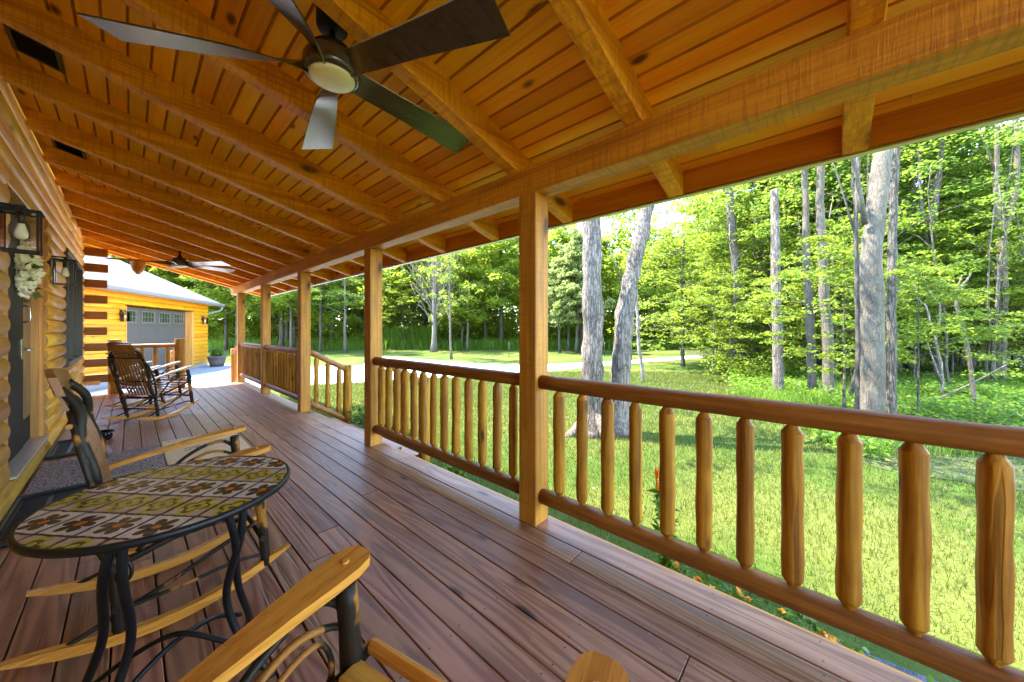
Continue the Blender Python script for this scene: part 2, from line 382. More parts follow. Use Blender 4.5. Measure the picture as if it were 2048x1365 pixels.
def tiles():
    """glazed mosaic tiles: rows of dark flowers and rows of yellow flowers"""
    t = NT('glazed_tiles'); p = t.scale(t.coord(), (8.0, 8.0, 8.0), rot=(0, 0, R(52))); s = t.sep(p)
    wob = t.m('MULTIPLY', t.m('SUBTRACT', t.noise(t.coord(), 40, 2), 0.5), 0.12)
    x = t.m('ADD', s[0], wob); y = t.m('ADD', t.m('ADD', s[1], wob), 0.3)
    row = t.m('FLOOR', y); par = t.m('MODULO', t.m('ABSOLUTE', row), 2.0)
    fx = t.m('SUBTRACT', t.m('FRACT', x), 0.5); fy = t.m('SUBTRACT', t.m('FRACT', y), 0.5)
    r = t.m('SQRT', t.m('ADD', t.m('MULTIPLY', fx, fx), t.m('MULTIPLY', fy, fy)))
    th = t.m('ARCTAN2', fy, fx)
    pet = t.m('MULTIPLY', t.m('ADD', 0.30, t.m('MULTIPLY', t.m('POWER', t.m('ABSOLUTE', t.m('COSINE', t.m('MULTIPLY', th, 3.0))), 0.45), 0.70)), 0.40)
    pet4 = t.m('MULTIPLY', t.m('ADD', 0.55, t.m('MULTIPLY', t.m('ABSOLUTE', t.m('COSINE', t.m('MULTIPLY', th, 2.0))), 0.45)), 0.5)
    nz = t.noise(t.coord(), 55, 4, 0.7)
    cream = t.mix(nz, (0.30,0.245,0.185), (0.66,0.58,0.47))
    a = t.mix(t.m('LESS_THAN', r, pet), cream, (0.009,0.009,0.011)); a = t.mix(t.m('LESS_THAN', r, 0.10), a, (0.38,0.10,0.014))
    b = t.mix(nz, (0.28,0.16,0.10), (0.52,0.39,0.26)); b = t.mix(t.m('LESS_THAN', r, pet4), b, t.mix(nz, (0.18,0.155,0.014), (0.44,0.40,0.045)))
    ln = t.m('LESS_THAN', t.m('ABSOLUTE', t.m('SUBTRACT', r, t.m('MULTIPLY', pet4, 0.62))), 0.045); b = t.mix(ln, b, (0.05,0.05,0.02))
    b = t.mix(t.m('LESS_THAN', r, 0.07), b, (0.03,0.03,0.03))
    c = t.mix(par, a, b)
    ed = t.m('MAXIMUM', t.m('GREATER_THAN', t.m('ABSOLUTE', fx), 0.455), t.m('GREATER_THAN', t.m('ABSOLUTE', fy), 0.465))
    c = t.mix(ed, c, (0.022,0.017,0.015))
    h = t.m('ADD', t.m('MULTIPLY', nz, 0.7), t.m('MULTIPLY', ed, -1.0))
    return t.done(t.pbsdf(c, t.m('ADD', 0.16, t.m('MULTIPLY', ed, 0.5)), t.bump(h, 0.5, 0.006), spec=0.4))
M_tile = tiles()
def leafmat(name, a, b, trans=0.45, c3=None, rough=0.45):
    t = NT(name); i = t.isl(); c = t.mix(i, a, b)
    if c3: c = t.mix(t.smooth(t.m('FRACT', t.m('MULTIPLY', i, 13.7)), 0.75, 1.0), c, c3)
    d = t.pbsdf(c, rough, spec=0.25)
    tr = t.n('ShaderNodeBsdfTranslucent')
    hs = t.n('ShaderNodeHueSaturation'); t.put(hs.inputs['Color'], c); hs.inputs['Value'].default_value = 1.8; hs.inputs['Hue'].default_value = 0.485
    t.put(tr.inputs['Color'], hs.outputs[0])
    mx = t.n('ShaderNodeMixShader'); mx.inputs[0].default_value = min(0.6, trans+0.08)
    t.put(mx.inputs[1], d); t.put(mx.inputs[2], tr.outputs[0]); return t.done(mx.outputs[0])
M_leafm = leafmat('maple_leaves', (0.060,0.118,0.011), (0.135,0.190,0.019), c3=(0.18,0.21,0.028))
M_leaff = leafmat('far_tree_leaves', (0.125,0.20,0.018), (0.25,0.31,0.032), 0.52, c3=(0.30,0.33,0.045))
M_leafy = leafmat('young_maple_leaves', (0.075,0.13,0.010), (0.155,0.195,0.018))
M_leafd = leafmat('dark_wood_leaves', (0.055,0.11,0.012), (0.125,0.185,0.021))
M_needle = leafmat('pine_needles', (0.13,0.18,0.045), (0.24,0.27,0.08), 0.4)
M_under = leafmat('undergrowth_leaves', (0.04,0.105,0.01), (0.115,0.20,0.02), c3=(0.17,0.20,0.03))
M_grass = leafmat('grass_blades', (0.050,0.088,0.008), (0.115,0.130,0.019), 0.30, c3=(0.19,0.17,0.055))
M_reed = leafmat('reed_blades', (0.07,0.15,0.012), (0.15,0.23,0.022), 0.5)
M_petal = leafmat('white_petals', (0.78,0.76,0.60), (0.90,0.89,0.80), 0.2)
M_pleaf = leafmat('flower_leaves', (0.04,0.09,0.02), (0.10,0.16,0.04), 0.2)
M_orange = leafmat('orange_petals', (0.62,0.22,0.02), (0.75,0.42,0.03), 0.2)
def bark(name, a, b, moss=0.0, vs=3.0, crack=1.0):
    t = NT(name); v = t.coord()
    g = t.noise(t.scale(v, (14, 14, vs*1.5)), 1.0, 8, 0.75, 0.8); g2 = t.noise(t.scale(v, (3, 3, 1.2)), 1.0, 3)
    vn = t.voro(t.vadd(t.scale(v, (24, 24, 3.2)), t.scale(t.noise(t.scale(v, (9, 9, 3)), 1.0, 4, 0.7, out='Color'), (2.4, 2.4, 2.4))), 1.0, 'DISTANCE_TO_EDGE')
    cr = t.m('MULTIPLY', t.m('SUBTRACT', 1.0, t.smooth(vn.outputs['Distance'], 0.0, 0.16)), crack)
    c = t.mix(t.ramp(t.m('ADD', t.m('MULTIPLY', g, 0.6), t.m('MULTIPLY', g2, 0.4)), [(0.33, 0), (0.64, 1)]), a, b)
    c = t.mix(t.m('MULTIPLY', cr, 0.55), c, tuple(x*0.45 for x in a))
    if moss:
        mf = t.m('MULTIPLY', t.smooth(t.noise(t.scale(v, (7, 7, 3)), 1.0, 5, 0.7), 0.58, 0.70), moss); c = t.mix(mf, c, (0.07,0.08,0.02))
    h = t.m('SUBTRACT', g, t.m('MULTIPLY', cr, 0.6))
    return t.done(t.pbsdf(c, 0.9, t.bump(h, 0.9, 0.03), spec=0.15))
M_barkp = bark('pale_maple_bark', (0.055,0.042,0.031), (0.32,0.26,0.20), 0.15)
M_barkg = bark('grey_beech_bark', (0.055,0.043,0.03), (0.185,0.152,0.11), 0.85, 5.0, 0.35)
M_barkd = bark('dull_brown_bark', (0.06,0.048,0.035), (0.17,0.143,0.108), 0.4)
M_barkl = bark('bleached_dead_wood', (0.16,0.13,0.095), (0.36,0.30,0.23), 0.0)
def lawnmat():
    t = NT('lawn'); v = t.coord()
    a = t.noise(t.scale(v, (1, 1, 1)), 0.35, 4, 0.6); b = t.noise(v, 9, 5, 0.75); cc = t.noise(v, 60, 3, 0.7)
    c = t.mix(t.smooth(a, 0.4, 0.6), (0.044,0.080,0.009), (0.092,0.102,0.018))
    c = t.mix(t.m('MULTIPLY', t.smooth(b, 0.52, 0.75), 0.55), c, (0.165,0.145,0.06))
    c = t.mix(t.m('MULTIPLY', t.smooth(cc, 0.5, 0.8), 0.5), c, (0.05,0.085,0.012))
    return t.done(t.pbsdf(c, 0.9, t.bump(t.m('ADD', b, cc), 0.8, 0.03), spec=0.1))
M_lawn = lawnmat()
def floor2(name, stops, sc, bump=0.8):
    t = NT(name); n = t.noise(t.coord(), sc, 6, 0.75); n2 = t.noise(t.coord(), sc*9, 3, 0.6)
    f = t.m('ADD', t.m('MULTIPLY', n, 0.5), t.m('MULTIPLY', n2, 0.5))
    return t.done(t.pbsdf(t.ramp(f, stops), 0.95, t.bump(f, bump, 0.03), spec=0.15))
M_wfloor = floor2('wood_floor_litter', [(0.36,(0.028,0.055,0.009)),(0.5,(0.045,0.055,0.018)),(0.64,(0.085,0.068,0.04))], 2.2)
M_drive = floor2('pale_gravel_drive', [(0.35,(0.50,0.485,0.46)),(0.65,(0.68,0.66,0.63))], 9.0)
M_shade_gravel = floor2('gravel_in_painted_shade', [(0.38,(0.10,0.10,0.11)),(0.5,(0.24,0.235,0.24)),(0.62,(0.42,0.41,0.41))], 14.0)  # drive gravel in a darker tone, the garage's shade put into the colour
M_mulch = floor2('slate_mulch', [(0.38,(0.03,0.035,0.045)),(0.5,(0.11,0.12,0.14)),(0.62,(0.26,0.27,0.29))], 22.0, 1.2)

# ================================================================== SETTING
def sheet(name, pts, mat, z, kind='structure'):
    mb = MB(); mb.add([(p[0], p[1], z) for p in pts], [list(range(len(pts)))])
    o = mb.build(name, mat); 
    if o.data.polygons[0].normal.z < 0: o.data.flip_normals()
    return tag(o, kind=kind)
sheet('ground', [(-400,-400),(400,-400),(400,400),(-400,400)], M_lawn, GZ)
DRIVE = [G(*p) for p in ((414,733.5),(560,734),(640,733),(725,731),(736,719),(766,713),(820,717),(880,722),(950,727),(1037,730.6),(1110,728),(1208,724),(1300,718),(1391,711),(1405,703),(1440,696),(1500,693),(1500,698),(1452,705),(1433,713),(1391,717),(1300,724),(1216,731),(1097,743),(1037,748),(960,753),(876,757),(740,765),(640,770),(541,778))] + [(2.6,13.6),(2.2,11.7),(-0.4,11.6),(-1.0,12.2),(-1.6,15.0),(-0.6,17.3),(2.6,23.6)]
sheet('driveway', DRIVE, M_drive, GZ+0.004)
GF = Vector((0.448, 0.894, 0)); GN = Vector((0.894, -0.448, 0)); GC = Vector((2.70, 23.91, GZ))   # garage front: along, outwards, right corner
sheet('painted_shade_gravel', [(GC + GF*a + GN*b)[:2] for a, b in ((-10.5,-0.2),(0.6,-0.2),(0.8,1.9),(-3.5,1.7),(-7.4,0.55),(-10.5,0.3))], M_shade_gravel, GZ+0.008)  # darker gravel sheet painting the garage's cast shadow onto the drive
sheet('mulch_bed', [(1.9,-4),(2.85,-4),(2.9,-1),(2.8,0),(2.45,0.4),(2.3,1.2),(2.35,2.6),(2.3,3.7),(2.02,3.7)], M_mulch, GZ+0.006)
WF = [at(1300,45), at(1490,17), at(1455,12.5), at(1490,9.2), at(1570,6.9), at(1640,5.6), at(1720,4.8), at(1850,4.35), at(2050,3.95), at(2300,3.6), at(3200,3.0), (60,-25), (70,40)]
rj = random.Random(9); W2 = []
for i, p in enumerate(WF):
    W2.append(p)
    if i < 10:
        q = WF[i+1]
        for k in range(1, 7): W2.append((p[0]+(q[0]-p[0])*k/7+rj.uniform(-0.12, 0.12), p[1]+(q[1]-p[1])*k/7+rj.uniform(-0.12, 0.12)))
WF = W2
sheet('woodland_floor', WF, M_wfloor, GZ+0.010)

# ---- porch deck
deck = thing('porch_deck', 'red brown stained plank porch deck running along the log wall', 'deck', (0.6, 4.0, 0))
rs = random.Random(5)
mb = MB(); lines = [1.118 + 0.1465*k for k in range(-13, 6)] + [2.035]
JO = {0.97: [2.49], 1.85: [1.10], 1.557: [0.418]}
for i in range(len(lines)-1):
    x0, x1 = lines[i]+0.003, lines[i+1]-0.003
    js = sorted([-3.0, 11.28] + next((v for k, v in JO.items() if abs(lines[i+1]-k) < 0.03), []) + [rs.uniform(-2, 3.5) if not any(abs(lines[i+1]-k) < 0.03 for k in JO) else 6.3, rs.uniform(6.8, 9.6)])
    for a, b in zip(js[:-1], js[1:]):
        if b - a < 0.3: continue
        mb.bbox(x0, x1, a+0.002, b-0.002, -0.03, 0.0, 0.003)
mb.build('plank', M_deck, deck)
mb = MB()
for i in range(len(lines)-1):
    for k in range(60):
        y = -1.2 + k*0.405
        if y > 9: continue
        for fx in (0.2, 0.8):
            x = lines[i] + (lines[i+1]-lines[i])*fx + rs.uniform(-0.008, 0.008); yy = y + rs.uniform(-0.012, 0.012)
            n = 6; mb.add([(x+0.0045*math.cos(a*math.pi/3), yy+0.0045*math.sin(a*math.pi/3), 0.0008) for a in range(n)], [list(range(n))])
tag(mb.build('screw_head', M_screw, deck), kind='stuff')
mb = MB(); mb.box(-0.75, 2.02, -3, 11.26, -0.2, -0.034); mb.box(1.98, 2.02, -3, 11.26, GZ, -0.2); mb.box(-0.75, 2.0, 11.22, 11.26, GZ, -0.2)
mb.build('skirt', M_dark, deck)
mb = MB(); mb.box(2.022, 2.05, -3, 11.30, -0.22, -0.005); mb.box(-0.75, 2.022, 11.27, 11.30, -0.22, -0.005); mb.build('rim_board', M_fascia, deck)

# ---- log house
XG, XC = -0.665, -0.613            # groove and crest of the logs
house = thing('log_house', 'honey coloured log cabin wall with door and window along the porch', 'house', (-0.67, 4.0, GZ))
CH = 0.163
def logprof(z0, z1, y, k=9, xg=XG, xc=XC):
    pts = [(-0.82, y, z0)]
    for i in range(k):
        a = -math.pi/2 + math.pi*i/(k-1)
        pts.append((xg + (xc-xg)*math.cos(a)**0.8 if abs(math.cos(a)) > 1e-6 else xg, y, (z0+z1)/2 + (z1-z0)/2*math.sin(a)))
    pts.append((-0.82, y, z1)); return pts
DOOR = (4.62, 6.43, 0.163, 2.62); WIN = (8.10, 10.46, 0.80, 2.53)
mb = MB()
for c in range(-3, 21):
    z0 = c*CH; z1 = z0+CH; zm = (z0+z1)/2
    iv = [(-3.0, 11.08)]
    for (a, b, lo, hi) in (DOOR, WIN):
        if lo < zm < hi:
            iv = [q for (p0, p1) in iv for q in ((p0, min(p1, a)), (max(p0, b), p1)) if q[1]-q[0] > 0.01]
    for (a, b) in iv:
        cuts = [a] + [y for y in [rs.uniform(-2, 11)] if a+0.5 < y < b-0.5] + [b]
        for p, q in zip(cuts[:-1], cuts[1:]):
            e = 0.0015 if q != b else 0
            xc = XC + (0.03 if c == 0 else 0) 
            poly = logprof(z0, z1, p, xc=xc); mb.prism(poly, (0, q-p-e, 0), smooth=False)
            nf = len(poly)
            for i in range(1, 9): mb.sm[-(nf+2)+i] = True
            if p in (DOOR[1], WIN[1], DOOR[0], WIN[0]): mb.m[-2] = 1
            if q in (DOOR[0], WIN[0]): mb.m[-1] = 1
w = mb.build('wall', [M_log, M_cut], house); fixnormals(w.data)
mb = MB()
for c in range(-3, 19):                                    # short log ends of the long wall behind the corner
    mb.box(-0.82, XG+0.012, 11.081, 11.14, c*CH+0.01, c*CH+CH-0.01)
mb.box(-0.9, -0.82, 2, 4.7, 0, 3.2); mb.box(-7.5, -0.825, 11.0, 11.08, GZ, 3.2); mb.box(-7.5, -7.4, -3, 11, GZ, 3.2); mb.box(-7.5, -0.825, -3.08, -3.0, GZ, 3.2)
mb.build('end_wall', M_logx, house)
for k in range(9):
    z0 = 0.257 + k*0.326
    mb = MB(); mb.bbox(-0.80, -0.31 + rs.uniform(-0.012, 0.012), 11.10, 11.24, z0, z0+CH, 0.008)
    mb.build('corner_log', M_logx, house)
mb = MB(); mb.bbox(-0.62, -0.41, 11.02, 11.09, 0.22, 0.30, 0.008); mb.build('corner_log', M_trimy, house)
# house roof
mb = MB()
def roofz(x): return 2.48 - 0.27*(x - 1.855)
mb.hexa([(-4.2,-3.3,roofz(-4.2)+0.24),(2.62,-3.3,roofz(2.62)+0.205),(2.62,12.15,roofz(2.62)+0.205),(-4.2,12.15,roofz(-4.2)+0.24),
         (-4.2,-3.3,roofz(-4.2)+0.31),(2.64,-3.3,roofz(2.62)+0.26),(2.64,12.15,roofz(2.62)+0.26),(-4.2,12.15,roofz(-4.2)+0.31)])
mb.hexa([(-8.6,-3.3,2.6),(-4.2,-3.3,roofz(-4.2)+0.24),(-4.2,12.15,roofz(-4.2)+0.24),(-8.6,12.15,2.6),(-8.6,-3.3,2.66),(-4.2,-3.3,roofz(-4.2)+0.31),(-4.2,12.15,roofz(-4.2)+0.31),(-8.6,12.15,2.66)])
mb.build('roof', M_shing, house)
# door
mb = MB(); mb.bbox(-0.78, -0.640, 4.62, 4.745, 0.10, 2.60, 0.006); mb.bbox(-0.80, -0.66, 4.745, 4.80, 0.17, 2.50, 0.004)
mb.bbox(-0.78, -0.643, 6.355, 6.43, 0.165, 2.60, 0.006); mb.bbox(-0.80, -0.665, 6.30, 6.355, 0.17, 2.50, 0.004)
mb.bbox(-0.78, -0.641, 4.745, 6.355, 2.50, 2.62, 0.006); mb.build('door_casing', M_trim, house)
dr = MB(); dr.bbox(-0.745, -0.705, 4.80, 5.85, 0.19, 2.46, 0.004)
for zz in ((0.4,1.1),(1.25,2.3)): dr.bbox(-0.706, -0.698, 4.95, 5.70, zz[0], zz[1], 0.004)
dr = dr.build('door', M_door, house)
mb = MB(); mb.tube([(-0.705,5.74,1.16),(-0.65,5.74,1.16),(-0.645,5.72,1.16),(-0.643,5.60,1.155)], 0.011, 8); mb.lathe([(0.03,0),(0.03,0.008)], (-0.702,5.74,1.16), 12); mb.bbox(-0.705, -0.695, 5.71, 5.77, 1.06, 1.26, 0.003)
mb.build('handle', M_nickel, dr)
mb = MB(); mb.bbox(-0.745, -0.715, 5.852, 6.30, 0.19, 2.46, 0.004); sd = mb.build('side_light', M_door, house)
mb = MB(); mb.box(-0.716, -0.711, 5.90, 6.25, 0.45, 2.3); mb.build('pane', M_pane, sd)
mb = MB(); mb.tube([(-0.712,5.95,1.42),(-0.675,5.95,1.44),(-0.675,5.95,1.57),(-0.712,5.95,1.59)], 0.008, 8); mb.build('pull', M_nickel, sd)
mb = MB(); mb.bbox(-0.80, -0.60, 4.75, 6.352, 0.163, 0.186, 0.004)
for k in range(14): mb.box(-0.79+k*0.012, -0.785+k*0.012, 4.76, 6.345, 0.186, 0.189)
mb.build('threshold', M_alu, house)
# window
wf = MB(); y0, y1, z0, z1 = WIN
for a in ((-0.70,-0.60,y0,y0+0.06,z0,z1),(-0.70,-0.60,y1-0.06,y1,z0,z1),(-0.70,-0.60,y0+0.06,y1-0.06,z1-0.06,z1),(-0.70,-0.60,y0+0.06,y1-0.06,z0,z0+0.06),(-0.69,-0.63,9.25,9.31,z0+0.06,z1-0.06)): wf.bbox(*a, 0.004)
wn_ = wf.build('window', M_frame, house)
mb = MB(); mb.box(-0.68,-0.672,y0+0.06,9.25,z0+0.06,z1-0.06); mb.box(-0.69,-0.682,9.31,y1-0.06,z0+0.06,z1-0.06); mb.build('pane', M_pane, wn_)

# ---- porch roof: ceiling, rafters, beam, fascia
proof = thing('porch_roof', 'sloping pine plank porch ceiling carried on rough sawn rafters and beam', 'porch roof', (1.93, 4.0, 2.29))
RH = 0.165
mb = MB(); x = -0.85; sl = math.sqrt(1+0.27**2)
while x < 2.60:
    x1 = min(x+0.105, 2.60); y = -3.2
    cuts = [-3.2] + sorted(rs.uniform(-2, 11) for _ in range(2)) + [12.1]
    for a, b in zip(cuts[:-1], cuts[1:]):
        if b-a < 0.2: continue
        za = roofz(x)+RH; zb = roofz(x1)+RH; g = 0.002; ch = 0.0065
        # V-groove board: face set 6 mm below its chamfered edges
        prof = [(x+0.001, za+0.010), (x+g+ch, za+0.0-0.27*ch), (x1-g-ch, zb+0.27*ch), (x1-0.001, zb+0.010), (x1-0.001, zb+0.03), (x+0.001, za+0.03)]
        mb.prism([(p[0], a, p[1]) for p in prof], (0, b-a-0.0015, 0)); mb.m[-8] = 1; mb.m[-6] = 1
    x = x1
o = mb.build('ceiling_plank', [M_ceil, M_fascia], proof); fixnormals(o.data)
RY = [0.7325 + 0.895*k for k in range(-3, 13)] + [11.98]
for k, y in enumerate(RY):
    a, b = -0.80, 2.578
    mb = MB(); w2 = 0.10; e = 0.006; za, zb = roofz(a), roofz(b)
    poly = []
    for (yy, dz) in ((y+e,0),(y+w2-e,0),(y+w2,e),(y+w2,RH+0.004),(y,RH+0.004),(y,e)): poly.append((yy, dz))
    n = len(poly); vs = [(a, p[0], za+p[1]) for p in poly] + [(b, p[0], zb+p[1]) for p in poly]
    mb.add(vs, [tuple(range(n)), tuple(reversed(range(n, 2*n)))] + [(i, n+i, n+(i+1) % n, (i+1) % n) for i in range(n)])
    o = mb.build('rafter', M_raft, proof); fixnormals(o.data)
mb = MB(); mb.bbox(1.855, 2.006, -3.2, 12.05, 2.293, 2.482, 0.007); mb.build('beam', M_beam, proof)
mb = MB(); mb.bbox(2.58, 2.612, -3.25, 12.12, roofz(2.58)+0.012, roofz(2.58)+0.225, 0.004); mb.build('fascia', M_fascia, proof)
mb = MB(); mb.box(2.613, 2.628, -3.25, 12.12, roofz(2.58)-0.004, roofz(2.58)+0.235); mb.box(2.585, 2.628, -3.25, 12.12, roofz(2.58)-0.008, roofz(2.58)-0.004)
mb.build('drip_edge', M_drip, proof)
for yv in (3.83, 5.74):
    vt = MB()
    def cz(x): return roofz(x)+RH-0.004
    for (xa, xb, ya, yb) in ((-0.54,-0.32,yv,yv+0.022),(-0.54,-0.32,yv+0.278,yv+0.30),(-0.54,-0.518,yv+0.022,yv+0.278),(-0.342,-0.32,yv+0.022,yv+0.278)):
        vt.hexa([(xa,ya,cz(xa)-0.012),(xb,ya,cz(xb)-0.012),(xb,yb,cz(xb)-0.012),(xa,yb,cz(xa)-0.012),(xa,ya,cz(xa)),(xb,ya,cz(xb)),(xb,yb,cz(xb)),(xa,yb,cz(xa))])
    for k in range(12):
        ya = yv+0.026+k*0.0208
        vt.hexa([(-0.518,ya,cz(-0.518)-0.012),(-0.342,ya,cz(-0.342)-0.012),(-0.342,ya+0.006,cz(-0.342)-0.010),(-0.518,ya+0.006,cz(-0.518)-0.010),(-0.518,ya+0.01,cz(-0.518)-0.001),(-0.342,ya+0.01,cz(-0.342)-0.001),(-0.342,ya+0.013,cz(-0.342)-0.001),(-0.518,ya+0.013,cz(-0.518)-0.001)])
    vt.hexa([(-0.53,yv+0.01,cz(-0.53)-0.0015),(-0.33,yv+0.01,cz(-0.33)-0.0015),(-0.33,yv+0.29,cz(-0.33)-0.0015),(-0.53,yv+0.29,cz(-0.53)-0.0015),(-0.53,yv+0.01,cz(-0.53)),(-0.33,yv+0.01,cz(-0.33)),(-0.33,yv+0.29,cz(-0.33)),(-0.53,yv+0.29,cz(-0.53))])
    vo = vt.build('soffit_vent', M_vent, loc=(-0.43, yv+0.15, cz(-0.43)))
    tag(vo, 'large dark slatted vent in the ceiling at the top left corner' if yv < 5 else 'smaller looking dark slatted vent further along the ceiling by the wall', 'vent', 'ceiling vents')

# ---- posts
PY = [1.4663 + 2.4188*k for k in range(-1, 5)]
PLAB = ['square timber porch post behind the camera end of the near railing', 'tallest square timber post, nearest, standing between the two near railings', 'square timber post on the near side of the lawn steps', 'square timber post on the far side of the lawn steps', 'square timber post between the two far railings', 'last square timber post at the far corner of the deck']
for y, lb in zip(PY, PLAB):
    mb = MB(); mb.bbox(1.855, 2.005, y, y+0.1515, 0.001, 2.292, 0.006)
    tag(mb.build('porch_post', M_post, loc=(1.93, y+0.076, 0)), lb, 'post', 'square porch posts')
# ---- railings
def baluster(mb, x, y, z0, z1, r, seed):
    rr = random.Random(seed); r *= rr.uniform(0.92, 1.06)
    lx, ly = rr.uniform(-0.004, 0.004), rr.uniform(-0.004, 0.004)
    n = 20; zs = [(z0, 0.42), (z0+0.012, 0.52), (z0+0.042, 1.0)] + [(z0+0.042+(z1-z0-0.084)*k/7, 1.0 + 0.05*math.sin(k*1.7+seed)) for k in range(1, 7)] + [(z1-0.042, 1.0), (z1-0.012, 0.52), (z1, 0.42)]
    mb.tube([(x+lx*(i/len(zs)), y+ly*(i/len(zs)), z) for i, (z, _) in enumerate(zs)], [r*f for _, f in zs], n, wob=0.10, seed=seed % 97)
    return mb
def log_rail(mb, p, q, r, seed, n=16, k=16):
    pts = []; rad = []
    for i in range(k+1):
        t = i/k; v = Vector(p).lerp(Vector(q), t)
        v += Vector((0, 0, 1))*0.004*mnoise.noise((t*5, seed, 0)) + Vector((1, 0, 0))*0.004*mnoise.noise((t*5, seed, 9))
        pts.append(v); rad.append(r*(1+0.05*mnoise.noise((t*7, seed, 4))))
    return mb.tube(pts, rad, n, wob=0.07, seed=seed)
def railing(y0, y1, label, x=1.93):
    root = thing('porch_railing', label, 'railing', (x, (y0+y1)/2, 0), 'log railings between the posts')
    s = int(y0*10)+40
    log_rail(MB(), (x, y0-0.02, 0.983), (x, y1+0.02, 0.983), 0.05, s).build('top_rail', M_rail, root)
    log_rail(MB(), (x, y0-0.02, 0.19), (x, y1+0.02, 0.19), 0.05, s+1).build('bottom_rail', M_rail, root)
    n = 13; ys = [1.321-0.1735*k for k in range(n)] if y0 < 0 else [y0+0.122+(y1-y0-0.244)*k/(n-1) for k in range(n)]
    for k in range(n):
        baluster(MB(), x, ys[k], 0.232, 0.945, 0.0375, s*31+k).build('baluster', M_bal, root).data.set_sharp_from_angle(angle=R(28))
    return root
railing(PY[0]+0.15, PY[1], 'large log railing nearest the camera in front of the lawn')
railing(PY[1]+0.15, PY[2], 'log railing between the nearest post and the lawn steps')
railing(PY[3]+0.15, PY[4], 'log railing just beyond the lawn steps')
railing(PY[4]+0.15, PY[5], 'farthest log railing on the lawn side at the deck end')
NP = [(0.0,0.0)]
def newel(name, x, y, z0, z1, r, label):
    mb = MB(); k = 8
    mb.tube([(x, y, z0+(z1-z0)*i/k) for i in range(k)] + [(x, y, z1-0.008), (x, y, z1)], [r]*(k) + [r, r*0.94], 18, wob=0.05, seed=int(x*10+y*7))
    return mb
er = thing('end_railing', 'short log railing with round newel posts across the far deck end', 'railing', (0.28, 11.2, 0))
newel('newel_post', -0.22, 11.2, 0.0, 1.14, 0.098, '').build('newel_post', M_bal, er)
newel('newel_post', 0.785, 11.2, 0.0, 1.14, 0.098, '').build('newel_post', M_bal, er)
log_rail(MB(), (-0.2, 11.2, 0.985), (0.77, 11.2, 0.985), 0.05, 71).build('top_rail', M_railx, er)
log_rail(MB(), (-0.2, 11.2, 0.19), (0.77, 11.2, 0.19), 0.05, 72).build('bottom_rail', M_railx, er)
for k in range(4): baluster(MB(), -0.02+0.2*k, 11.2, 0.232, 0.945, 0.0375, 900+k).build('baluster', M_bal, er)
def stair_rail(y, label, x0=2.0, x1=2.63):
    root = thing('stair_railing', label, 'stair railing', (x1, y, GZ), 'sloping log railings of the steps')
    newel('', x1, y, GZ, 0.713, 0.075, '').build('newel_post', M_bal, root)
    log_rail(MB(), (x0, y, 0.985), (x1, y, 0.625), 0.048, 33, k=6).build('top_rail', M_railx, root)
    log_rail(MB(), (x0, y, 0.135), (x1, y, -0.27), 0.045, 34, k=6).build('bottom_rail', M_railx, root)
    for k in range(3):
        t = (k+0.6)/3.4; x = x0+(x1-x0)*t
        baluster(MB(), x, y, 0.135-0.405*t+0.03, 0.985-0.36*t-0.03, 0.036, 500+k+int(y*10)).build('baluster', M_bal, root)
stair_rail(PY[2]+0.076, 'sloping log handrail on the near side of the lawn steps, mostly behind balusters')
stair_rail(PY[3]+0.076, 'sloping log handrail and round newel on the far side of the lawn steps')
def end_stair_rail(x, label):
    root = thing('stair_railing', label, 'stair railing', (x, 12.0, GZ), 'sloping log railings of the steps')
    newel('', x, 12.0, GZ, 0.83, 0.07, '').build('newel_post', M_bal, root)
    log_rail(MB(), (x, 11.28, 0.98), (x, 12.0, 0.70), 0.045, 53, k=6).build('top_rail', M_rail, root)
    log_rail(MB(), (x, 11.28, 0.12), (x, 12.0, -0.22), 0.045, 54, k=6).build('bottom_rail', M_rail, root)
    for k in range(3): baluster(MB(), x, 11.42+0.18*k, 0.10-0.085*k, 0.90-0.07*k, 0.035, 600+k).build('baluster', M_bal, root)
end_stair_rail(1.91, 'sloping log handrail beyond the far corner post at the deck end'); end_stair_rail(0.735, 'sloping log handrail and newel behind the end railing by the garage')
def steps(name, label, boxes):
    root = thing('porch_steps', label, 'steps', (boxes[0][0], boxes[0][2], GZ))
    for b in boxes: MB().bbox(*b, 0.004).build('tread', M_deck, root)
steps('', 'wooden steps down from the deck to the lawn between two posts', [(2.06,2.36,4.06,6.3,-0.20,-0.165),(2.36,2.66,4.06,6.3,-0.365,-0.33)])
steps('', 'wooden steps down from the far deck end to the driveway', [(0.85,1.84,11.31,11.6,-0.20,-0.165),(0.85,1.84,11.6,11.9,-0.365,-0.33)])

